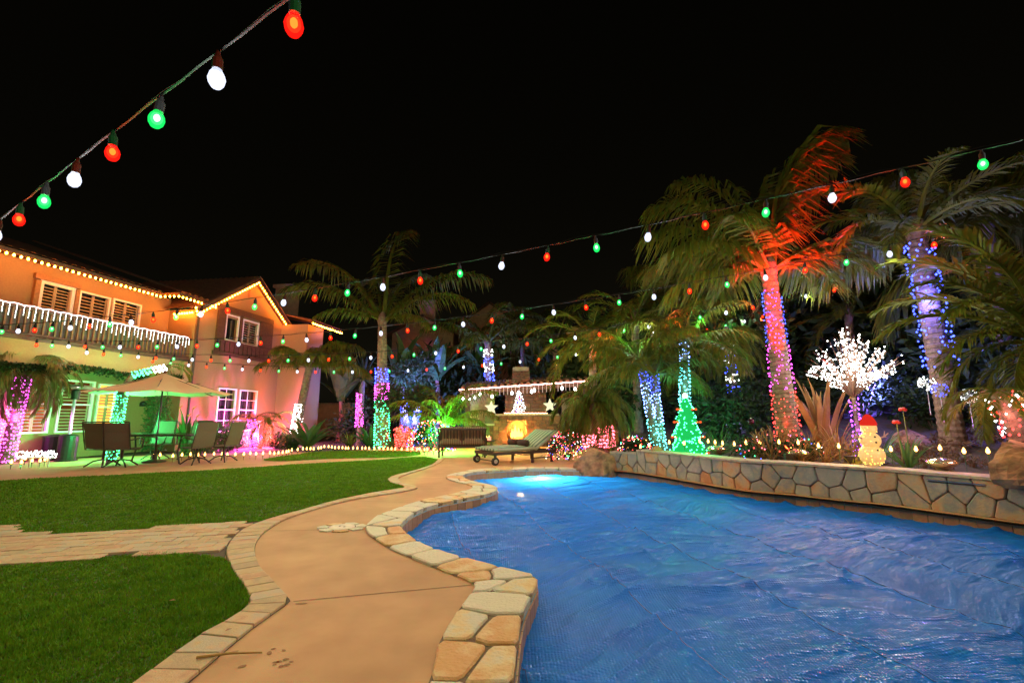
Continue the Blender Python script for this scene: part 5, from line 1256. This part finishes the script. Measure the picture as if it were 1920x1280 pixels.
# lit snowman
sm_ = thing('snowman', 'glowing snowman with red hat and twig arms standing on the wall', 'snowman', D(1637, 869, 7.05)); sm_.location.z = WT
m2, nt2, b2 = nodes('snowman_mesh'); geo2 = nt2.nodes.new('ShaderNodeNewGeometry'); v2 = nt2.nodes.new('ShaderNodeTexVoronoi'); v2.inputs['Scale'].default_value = 26; nt2.links.new(geo2.outputs['Position'], v2.inputs['Vector'])
nt2.links.new(ramp(nt2, v2.outputs['Distance'], [(.0, (1, .72, .34)), (.5, (1, .5, .12))]), b2.inputs['Emission Color']); b2.inputs['Emission Strength'].default_value = .62; b2.inputs['Base Color'].default_value = (.35, .3, .2, 1)
mb = MB()
for z, r in ((.135, .165), (.355, .135), (.535, .105)): mb.ball((0, 0, z), r, 18, 12, (1, 1, .95))
mb.build('body', m2, sm_, smooth=True)
mb = MB()
for k in range(120):
    z, r = r_.choice(((.135, .168), (.135, .168), (.355, .138), (.535, .108))); a = r_.uniform(0, 6.28); e = r_.uniform(-1.2, 1.2); mb.octa((r * math.cos(e) * math.cos(a), r * math.cos(e) * math.sin(a), z + r * .95 * math.sin(e)), .008)
tag(mb.build('bulbs', led('yellow', 5), sm_), kind='stuff')
MB().lathe([(.105, .575), (.112, .60), (.10, .635), (.082, .675), (.05, .72), (.018, .745)], (0, 0, 0), 14).build('hat', emit('hat_red', (1, .035, .02), .75), sm_, smooth=True)
for z, r in ((.22, .15), (.33, .137), (.41, .125)): MB().ball((-.02, -r, z), .014, 8, 6).build('button', black_m, sm_)
for sx in (-1, 1):
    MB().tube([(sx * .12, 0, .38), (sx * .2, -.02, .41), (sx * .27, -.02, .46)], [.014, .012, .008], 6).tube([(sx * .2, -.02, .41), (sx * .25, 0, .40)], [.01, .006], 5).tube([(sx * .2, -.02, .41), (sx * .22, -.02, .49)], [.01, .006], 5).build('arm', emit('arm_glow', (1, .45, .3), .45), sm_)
lamp(sm_, (0, -.45, .35), 4, (1, .62, .22), .1); lamp(sm_, (.0, .32, .4), 45, (1, .5, .15), .1)
# mirrored glass bowls on the cap
gm, gnt, gb = nodes('amber_mirror_glass'); gb.inputs['Base Color'].default_value = (.75, .62, .42, 1); gb.inputs['Metallic'].default_value = .85; gb.inputs['Roughness'].default_value = .12
for px_, dp, lab in ((1498, 8.0, 'mirrored glass gazing bowl on the wall cap before the red palm'), (1766, 6.35, 'mirrored glass gazing bowl on the wall cap near the dark boulder'), (1346, 8.95, 'mirrored glass gazing bowl on the cap beside the green tree')):
    c = D(px_, 868, dp); t = thing('gazing_bowl', lab, 'glass bowl', (c.x, c.y, WT), 0, 'mirrored bowls along the wall cap')
    MB().lathe([(.06, .0), (.08, .02), (.13, .05), (.17, .085), (.175, .095), (.13, .135), (.06, .155), (.01, .16)], n=24).build('bowl', gm, t, smooth=True); MB().lathe([(.07, 0), (.06, .012)], n=16).build('foot', brown_box, t)
# lit snowflake balls and a bauble
for px_, py_, c, s_, lab in ((1737, 718, 'white', 5, 'white lit snowflake ball hanging in the bed, next to the blue one'), (1762, 731, 'blue', 6, 'blue lit snowflake ball hanging in the bed'), (1816, 742, 'white', 3, 'pale lit snowflake ball among palm fronds')):
    t = thing('snowflake_ball', lab, 'light ball', D(px_, py_, 8.0), 0, 'lit snowflake balls'); mb = MB(); ro = MB()
    for k in range(44):
        v = Vector((r_.gauss(0, 1), r_.gauss(0, 1), r_.gauss(0, 1))).normalized() * .12; mb.octa(v, .012); ro.tube([(0, 0, 0), v], .002, 3)
    tag(mb.build('bulbs', led(c, s_), t), kind='stuff'); ro.tube([(0, 0, 0), (0, 0, -.55)], .008, 5).build('spokes', steel, t)
bb = thing('bauble', 'dark shiny bauble hanging in the branching succulent', 'bauble', D(1408, 790, 8.7)); MB().ball((0, 0, 0), .055, 14, 10).build('ball', surf('bauble_glass', (.1, .02, .05), None, .08, 3, metal=.7), bb, smooth=True); MB().lathe([(.015, .05), (.015, .075)], n=8).build('cap', steel, bb)

# stake lights along the beds, one thing each
SB = MB().lathe([(.012, .0), (.021, .018), (.023, .034), (.015, .062), (.004, .088)], n=8).mesh('bulb', emit('stake_bulb', (1, .45, .11), 9), True)
SS = MB().lathe([(.004, -.14), (.006, -.03), (.013, -.025), (.013, .004)], n=6).mesh('stake', surf('green_plastic', (.03, .07, .03), None, .6, 10))
def stakes(pxs, z, label, group, dy=0, hgt=.12, sc_=1.0, depth=None):
    for x, y in pxs:
        p = G(x, y, z + hgt) if depth is None else D(x, y, depth)
        t = thing('stake_light', label, 'stake light', (p.x, p.y, z), 0, group); t.scale = (sc_,) * 3
        link('bulb', SB, t, (0, 0, hgt / sc_)); link('stake', SS, t, (0, 0, hgt / sc_))
hs = [(289, 855), (300, 855), (324, 857), (341, 855), (357, 854), (371, 855), (384, 854), (401, 853), (416, 853.5), (426, 854.6), (441, 854), (457, 853.5), (469, 852), (480, 853), (493, 852), (506, 851), (514, 852), (522, 851), (530, 850), (537, 849), (541, 848), (547, 845.6), (558, 844.6), (568, 843), (575, 843), (582, 843), (588, 843.5), (597, 842), (602, 841)]
stakes(hs, 0, 'warm candle shaped stake light edging the flower bed along the gable', 'stake lights along the house bed', sc_=1.05)
fs_ = [(608, 839), (616, 839), (622, 840), (628, 841), (635, 841), (642, 841), (648, 842), (653, 842), (662, 842), (670, 842), (679, 842), (685, 842), (692, 842.5), (702, 843), (711, 842.5), (719, 843), (727, 843), (734, 843), (741, 843.5), (753, 844), (764, 844), (773, 844), (782, 844), (787, 844), (796, 845), (801, 845), (813, 845), (825, 843.5)]
stakes(fs_, 0, 'warm candle shaped stake light edging the far bed behind the lawn', 'stake lights along the far bed', sc_=1.05)
stakes([(1059, 852), (1071, 853), (1080, 853.5)], 0, 'warm stake light between the lounger and the boulder', 'stake lights by the boulder', sc_=1.05)
stakes([(21, 869), (40, 869), (47, 862), (60, 866), (75, 866), (84, 864), (90, 863.6)], 0, 'warm stake light round the shaggy pink lit palm', 'stake lights round the pink palm', sc_=1.05)
bs = [(1201, 840, 9.9), (1217, 837.5, 9.9), (1255, 832, 9.7), (1283, 834, 9.3), (1312, 831, 9.4), (1328, 830, 9.4), (1341, 832, 9.2), (1355, 834, 9.0), (1377, 835.5, 8.8), (1399, 833, 8.7), (1425, 832, 8.5), (1461, 832, 8.2), (1497, 833, 8.1), (1535, 839, 7.8), (1573, 840, 7.6), (1671, 846, 7.15), (1718, 846, 7.0), (1763, 844, 6.75), (1808, 850, 6.5), (1853, 850, 6.3)]
for x, y, dp in bs:
    p = D(x, y, dp); t = thing('stake_light', 'warm candle shaped stake light standing in the bed behind the flagstone wall', 'stake light', (p.x, p.y, .36), 0, 'stake lights behind the flagstone wall')
    t.scale = (.95,) * 3; link('bulb', SB, t, (0, 0, (p.z - .36) / .95)); o = link('stake', SS, t, (0, 0, (p.z - .36) / .95)); o.scale = (1, 1, max(1, (p.z - .36) / .14))

# ------------------------------------------------------------------ planting
q = D(1545, 830, 9.4); strappy('big bronze flax with broad upright blades between red palm and blossom tree', (q.x, q.y, .4), 22, 1.75, .13, 52, 88, 2, flax_leaf, 25, name='flax_plant')
q = D(1572, 845, 8.7); strappy('orange lit grassy clump in front of the flax', (q.x, q.y, .36), 60, .85, .022, 35, 85, 3, flax_leaf, 55, name='grass_clump')
q = D(1520, 848, 8.5); strappy('orange lit grassy clump at the foot of the red palm', (q.x, q.y, .36), 50, .7, .02, 35, 85, 4, flax_leaf, 60, name='grass_clump')
for k, (px_, dp) in enumerate(((1500, 8.0), (1545, 8.1), (1600, 8.2), (1430, 8.8))):
    q = D(px_, 850, dp); strappy('low orange lit grass tuft in the bed, %s' % ('before the glass bowl', 'in front of the flax blades', 'beside the violet blossom trunk', 'under the bauble')[k], (q.x, q.y, .36), 40, .5, .018, 30, 85, 40 + k, flax_leaf, 55, name='grass_clump')
q = D(1640, 840, 8.0); strappy('spiky green clump just behind the snowman', (q.x, q.y, .36), 34, .75, .03, 25, 75, 5, broad_leaf, 45)
q = D(1700, 850, 7.3); strappy('green sword leaved clump with red flowers beside the snowman', (q.x, q.y, .36), 30, .6, .035, 25, 85, 6, broad_leaf, 40)
q = D(1598, 862, 7.5); strappy('low fresh green tuft between the snowman and the glass bowl', (q.x, q.y, .36), 40, .26, .014, 25, 80, 7, leafmat('lime_leaf', (.16, .16, .02), (.24, .22, .03)), 50, name='grass_clump')
q = D(1350, 846, 9.7); strappy('dark green spiky clump beside the green light tree', (q.x, q.y, .38), 36, .8, .03, 20, 80, 8, broad_leaf, 45)
q = D(1400, 850, 9.2); strappy('dark green spiky clump under the branching succulent', (q.x, q.y, .38), 30, .55, .03, 20, 80, 9, broad_leaf, 45)
# branching stick succulent
st_ = thing('stick_succulent', 'bare branching succulent with orange lit fingers before the red palm', 'plant', D(1448, 858, 8.35)); st_.location.z = .36; mb = MB(); r_ = random.Random(12)
def sticks(p, d, l, r, dep):
    e = p + d * l; mb.tube([p, p.lerp(e, .5) + Vector((r_.uniform(-.03, .03), r_.uniform(-.03, .03), 0)), e], [r, r * .9, r * .75], 5)
    if dep:
        for k in range(r_.choice((2, 2, 3))): sticks(e, (d + Vector((r_.uniform(-.7, .7), r_.uniform(-.6, .6), r_.uniform(-.15, .55)))).normalized(), l * r_.uniform(.65, .9), r * .75, dep - 1)
for k in range(6): a = k * 1.05; sticks(Vector((0, 0, 0)), Vector((.55 * math.cos(a), .45 * math.sin(a), .8)).normalized(), .22, .018, 3)
mb.build('branches', stick_leaf, st_)
# roses / red flowers
for px_, py_, dp, lab in ((1693, 768, 7.4, 'red blossom on a bare stem above the sword leaved clump'), (1681, 792, 7.3, 'lower red blossom beside the sword leaved clump')):
    c = D(px_, py_, dp); t = thing('flower', lab, 'flower', (c.x, c.y, .36)); mb = MB()
    for k in range(7): mb.ball((.03 * math.cos(k * .9), .03 * math.sin(k * .9), c.z - .36 + .01 * (k % 3)), .03, 7, 5, (1, 1, .7))
    mb.build('petals', surf('red_petal', (.5, .03, .03), None, .6, 20), t); MB().tube([(0, 0, 0), (.02, 0, .2), (0, 0, c.z - .37)], .008, 5).build('stem', green_trunk, t)
# red leaved ground cover on the right of the bed
for k in range(16):
    x = 1680 + k * 14 + rng.uniform(-6, 6); dp = 7.6 + rng.uniform(-.4, 1.4); c = D(x, 840, dp)
    bush('low reddish groundcover mound in the bed beyond the snowman', (c.x, c.y, .36 + max(0, bed_d(c.x, c.y) - 1.8) * .16), 110, .32, .3, .10, .025, .08, 200 + k, leafmat('groundcover%d' % (k % 2), (.09, .05, .025), (.16, .08, .04)) if k < 2 else MATS['groundcover%d' % (k % 2)], 'groundcover mounds', 'groundcover')
# dark background shrubs on the slope and behind the patio
bgm = [leafball('foliage', 2600, 1.6, 1.4, 1.1, .09, .30, 300 + k, dark_leaf) for k in range(3)]
k = 0
for x, dp, s_, lab in ((-6.5, 21, 1.0, 'dark shrub under the dracaena'), (-4.2, 22, 1.2, 'dark shrub beside the slender palm'), (-2.6, 23, 1.5, 'dark shrub behind the blue lit fork'), (-5, 25, 1.8, 'dark shrub against the neighbouring wall'), (2.6, 22, 1.7, 'dark shrub behind the fireplace chimney'), (4.6, 19, 1.6, 'dark shrub beside the pavilion'), (4.4, 15.2, 1.0, 'dark shrub behind the boulder palm'), (6.2, 15.5, 1.5, 'dark shrub behind the slim palm'), (8.6, 16.5, 1.7, 'dark shrub behind the skirted palm'), (11, 15.5, 1.7, 'dark shrub behind the red palm'), (13.5, 15, 2.0, 'dark shrub behind the blossom tree'), (13.5, 12, 1.6, 'dark shrub beyond the blue lit palm'), (11.2, 9.6, 1.2, 'dark shrub beneath the feathery palm'), (10.6, 7.8, 1.0, 'dark shrub behind the red and white trunk'), (9.3, 12.2, .9, 'low dark shrub on the slope behind the blossom tree'), (7.2, 12.6, .8, 'low dark shrub on the slope behind the red palm'), (5.6, 12.0, .7, 'low dark shrub between the slim palm and the red palm'), (9.3, 10.2, .55, 'low dark shrub on the slope above the tan rock')):
    bz = max(0, .36 + max(0, bed_d(x, dp) - 1.8) * .16) if x > 3 else 0
    o = bush(lab, (x, dp, bz - .05), 0, 1.2, 1, 1, 0, 0, 320 + k, dark_leaf, 'dark shrubs round the garden', mesh=bgm[k % 3], rot=k * 1.3); o.scale = (s_, s_, s_ * (1.15 if s_ > 1 else .9)); k += 1
# house bed planting
for px_, dp, s_, lab, mt in ((398, 14.9, .75, 'round green shrub at the gable bed by the table', broad_leaf), (428, 16.2, .5, 'low shrub under the first gable window', dark_leaf), (452, 17.6, .4, 'low shrub under the second gable window', broad_leaf), (524, 17.4, .42, 'reddish lit shrub beside the pink stems', dark_leaf), (538, 17.0, .4, 'small shrub at the foot of the leaning palm', broad_leaf), (372, 14.4, .5, 'shrub behind the sling chairs', broad_leaf)):
    c = D(px_, 845, dp); bush(lab, (c.x, c.y, 0), 700, s_ * 1.0, s_ * .8, s_ * .62, .05, .16, int(px_), mt)
c = D(345, 850, 14.2); strappy('bird of paradise clump by the house pier', (c.x, c.y, 0), 22, 1.35, .13, 50, 88, 15, broad_leaf, 30, name='bird_of_paradise')
for px_, py_ in ((336, 765), (352, 780), (369, 781), (362, 766)):
    q = D(px_, py_, 14.0); t = thing('flower', 'orange beak shaped flower of the bird of paradise clump', 'flower', (q.x, q.y, 0), 0, 'orange flowers by the pier'); MB().tube([(0, 0, 0), (0, 0, q.z)], .008, 5).build('stem', green_trunk, t); MB().lathe([(.005, -.02), (.03, .02), (.004, .14)], n=6).build('petals', surf('orange_petal', (.6, .2, .03), None, .6, 20), t, (0, 0, q.z), (0, R(50), 0))
c = D(575, 842, 16.4); strappy('broad green banana like clump beside the white lit trunk', (c.x, c.y, 0), 16, 1.5, .24, 35, 85, 16, broad_leaf, 50, name='broad_leaf_plant')
c = D(655, 842, 17.4); strappy('yellow green strappy clump at the far bed by the stake lights', (c.x, c.y, 0), 34, .7, .05, 30, 85, 17, leafmat('lime_leaf2', (.10, .14, .02), (.18, .2, .03)), 55)
c = D(693, 842, 17.0); strappy('green lit leafy clump at the slender palm foot', (c.x, c.y, 0), 18, 1.1, .15, 40, 88, 18, broad_leaf, 45, name='broad_leaf_plant')
c = D(735, 842, 16.9); strappy('green lit grassy clump close beside the slender palm foot', (c.x, c.y, 0), 26, .7, .06, 30, 80, 19, broad_leaf, 50)
# giant bird of paradise (banana like) behind, lit blue
for px_, py_, dp, sd_, lab in ((755, 700, 20, 1, 'blue lit banana plant behind the slender palm'), (820, 690, 21, 2, 'blue lit banana plant beside the pavilion'), (905, 690, 24, 3, 'dim banana plant beside the chimney palm'), (640, 730, 22, 4, 'dim banana plant beyond the dracaena')):
    c = D(px_, py_, dp); t = strappy(lab, (c.x, c.y, 0), 14, 2.4, .5, 45, 88, 30 + sd_, broad_leaf, 45, name='banana_plant'); z_ = c.z - .6
    for o in t.children: o.location.z += z_
    MB().tube([(0, 0, 0), (.1, 0, z_ * .6), (0, 0, z_ + .1)], [.14, .12, .08], 8).build('trunk', trunk_m, t)
for px_, py_, dp, w_, cl, lab in ((775, 770, 18.2, 2600, (.12, .16, 1), 'small blue floodlight under the banana plants'), (1660, 740, 11.6, 1300, (.12, .1, 1), 'small violet floodlight on the slope behind the blossom tree'), (1375, 800, 12.2, 200, (.25, .25, 1), 'small blue floodlight by the skirted palm'), (1300, 830, 10.6, 140, (.1, .9, .6), 'small teal floodlight behind the green tree')):
    c = D(px_, py_, dp); bz = (.36 + max(0, bed_d(c.x, c.y) - 1.8) * .16) if px_ > 1200 else 0
    t = thing('flood_light', lab, 'floodlight', (c.x, c.y, bz)); MB().box((0, 0, .1), (.12, .1, .1)).build('housing', black_m, t); MB().box((0, 0, .03), (.03, .03, .08)).build('spike', black_m, t); lamp(t, (0, .12, max(.25, c.z - bz)), w_ * 1.5, cl, .08, 'SPOT', Vector((.15 if px_ > 1500 else 0, 1, .45)).to_track_quat('-Z', 'Y').to_euler(), R(150), .4)
# ivy on the balcony beam and on the pier
iv = thing('ivy', 'dark ivy trailing along the underside of the balcony beam', 'ivy', HP(0, 1.05, 0)); rr_ = np.random.RandomState(4); nn = 2600
tt = rr_.uniform(-4, 2.3, nn); zz = 2.46 - np.abs(rr_.normal(0, .07, nn)) - .05 * np.sin(tt * 2.1) + .0; oo = rr_.uniform(-.12, .1, nn)
P_ = np.stack([hd.x * tt + hn.x * oo, hd.y * tt + hn.y * oo, zz], 1); d_ = rr_.normal(size=(nn, 3)); d_ /= np.linalg.norm(d_, axis=1)[:, None]; s2 = np.cross(d_, rr_.normal(size=(nn, 3))); s2 /= np.linalg.norm(s2, axis=1)[:, None]
link('foliage', mesh_np('foliage', np.stack([P_, P_ + d_ * .04 + s2 * .03, P_ + d_ * .09, P_ + d_ * .04 - s2 * .03], 1).reshape(-1, 3), np.arange(nn * 4).reshape(-1, 4), dark_leaf), iv); MB().tube([hd * (-4 + k * .5) + Vector((0, 0, 2.44 + .02 * math.sin(k * 2))) for k in range(13)], .015, 5).build('stem', trunk_m, iv)
hg = thing('climbing_hedge', 'clipped green creeper covering the wall beside the pier', 'hedge', HP(2.1, .9, 0)); nn = 2600; xx = rr_.uniform(-.42, .42, nn); zz = rr_.uniform(.1, 2.05, nn); oo = rr_.uniform(-.1, .12, nn)
P_ = np.stack([hn.x * xx * 1.0 - hd.x * oo, hn.y * xx - hd.y * (oo + .45), zz], 1); d_ = rr_.normal(size=(nn, 3)); d_ /= np.linalg.norm(d_, axis=1)[:, None]; s2 = np.cross(d_, rr_.normal(size=(nn, 3))); s2 /= np.linalg.norm(s2, axis=1)[:, None]
link('foliage', mesh_np('foliage', np.stack([P_, P_ + d_ * .03 + s2 * .025, P_ + d_ * .07, P_ + d_ * .03 - s2 * .025], 1).reshape(-1, 3), np.arange(nn * 4).reshape(-1, 4), broad_leaf), hg); MB().tube([(-hd.x * .45, -hd.y * .45, 0), (-hd.x * .45, -hd.y * .45, 1.9)], .02, 5).build('stem', trunk_m, hg)

# ------------------------------------------------------------------ beyond the garden
bwl = thing('boundary_wall', 'plain garden wall running behind the far shrubs', 'wall', (0, 26.5, 0)); MB().box((-1, 0, .9), (26, .2, 1.8)).build('panel', stucco2, bwl); MB().box((-1, 0, 1.84), (26.2, .3, .1)).build('coping', cap_m, bwl)
for x0, x1, yd, z1, zr_, lab, chx in ((735, 850, 34, 7.3, 8.6, 'dim neighbouring house with chimney behind the slender palm', 800), (850, 985, 38, 8.4, 10.6, 'dim neighbouring house behind the fireplace', 0), (1030, 1150, 40, 7.2, 8.8, 'barely lit neighbouring house beyond the pavilion', 0)):
    a, b_ = D(x0, 640, yd).x, D(x1, 640, yd).x; t = thing('neighbour_house', lab, 'house', ((a + b_) / 2, yd, 0), 0, 'neighbouring houses'); w = b_ - a
    mb = MB(); mb.box((0, 3, z1 / 2), (w, 6, z1)); mb.add([(-w / 2, 0, z1), (w / 2, 0, z1), (0, 0, zr_)], [(0, 1, 2)]); mb.build('wall', stucco2, t)
    rf2 = MB(); tiled(rf2, (-w / 2 - .5, -.5, z1 - .25), (-w / 2 - .5, 6.5, z1 - .25), (0, 6.5, zr_ + .1), (0, -.5, zr_ + .1)); tiled(rf2, (w / 2 + .5, 6.5, z1 - .25), (w / 2 + .5, -.5, z1 - .25), (0, -.5, zr_ + .1), (0, 6.5, zr_ + .1)); rf2.build('roof', roof_m, t)
    if chx: MB().box((D(chx, 600, yd).x - (a + b_) / 2, .8, z1 + 1.2), (1.2, 1.0, 3.0)).box((D(chx, 600, yd).x - (a + b_) / 2, .8, z1 + 2.2), (1.5, 1.3, .15)).build('chimney', stucco2, t)
    for q in (-.25, .22):
        wv_ = MB().box((w * q, -.03, z1 * .72), (1.0, .06, 1.2)).build('window', white_p, t); MB().box((w * q, -.045, z1 * .72), (.86, .06, 1.06)).build('pane', glass_dark, wv_)
# the skimmer lid and small litter on the deck
sk = thing('skimmer_lid', 'round cream skimmer lid set in the walk among flagstone pieces', 'lid', G(641, 989)); MB().lathe([(.135, 0), (.135, .010), (.128, .014)], n=28).build('lid', surf('cream_plastic', (.62, .56, .42), None, .6, 10), sk)
for dx, dy in ((-.03, .02), (.03, -.01)): MB().lathe([(.012, .0142), (.012, .016)], (dx, dy, 0), 10).build('finger_hole', black_m, sk)
for k in range(7):
    a = k * .9; pl2 = [(math.cos(a + t_) * r, math.sin(a + t_) * r * .8) for t_, r in ((.05, .15), (.42, .15), (.8, .15), (.78, .25), (.42, .27), (.07, .24))]
    MB().prism(pl2, .0, .011).build('flagstone', cope_m, sk)
tw = thing('twig', 'thin dry twig lying across the paver joint', 'twig', G(367, 1244)); e_ = G(491, 1227) - G(367, 1244); MB().tube([(0, 0, .03), e_ * .5 + Vector((0, .006, .026)), e_ + Vector((0, 0, .012))], [.007, .006, .004], 6).build('stick', surf('dry_twig', (.42, .25, .06), None, .7, 30), tw)
for x, y, rz, lab in ((323, 1125, .3, 'dry curled leaf on the near lawn'), (428, 1180, 1.0, 'tiny dry leaf on a border paver')):
    q = G(x, y, .03); t = thing('dry_leaf', lab, 'leaf', q, rz); MB().add([(-.02, 0, .0), (0, .008, .006), (.022, 0, .0), (0, -.008, .004)], [(0, 3, 2, 1)]).build('blade', surf('brown_leaf', (.4, .22, .12), None, .8, 30), t)
# paw print stains on the concrete
stn = surf('dirt_stain', (.27, .135, .06), (.22, .11, .05), .9, 40)
def stain(x, y, rx, ry, a): 
    q = G(x, y); return [(q.x + rx * math.cos(t_ * .7) * math.cos(a) - ry * math.sin(t_ * .7) * math.sin(a), q.y + rx * math.cos(t_ * .7) * math.sin(a) + ry * math.sin(t_ * .7) * math.cos(a), .0025) for t_ in range(9)]
pw = thing('paw_prints', 'faint muddy paw prints on the concrete walk', 'stain')
mb = MB()
for x, y, rx, ry, a in ((505, 1224, .012, .02, .5), (513, 1216, .014, .006, .2), (532, 1219, .014, .008, -.5), (517, 1241, .016, .008, .3), (524, 1240, .012, .008, 0), (536, 1236, .016, .012, .3), (527, 1249, .012, .012, 1), (538, 1246, .016, .010, .2), (546, 1240, .012, .006, .2), (515, 1246, .010, .006, .3), (454, 1249, .02, .012, .6), (438, 1222, .025, .010, .5), (565, 1131, .04, .012, 0)):
    mb.add(stain(x, y, rx, ry, a), [tuple(range(9))])
    mb.build('print', stn, pw); mb = MB()
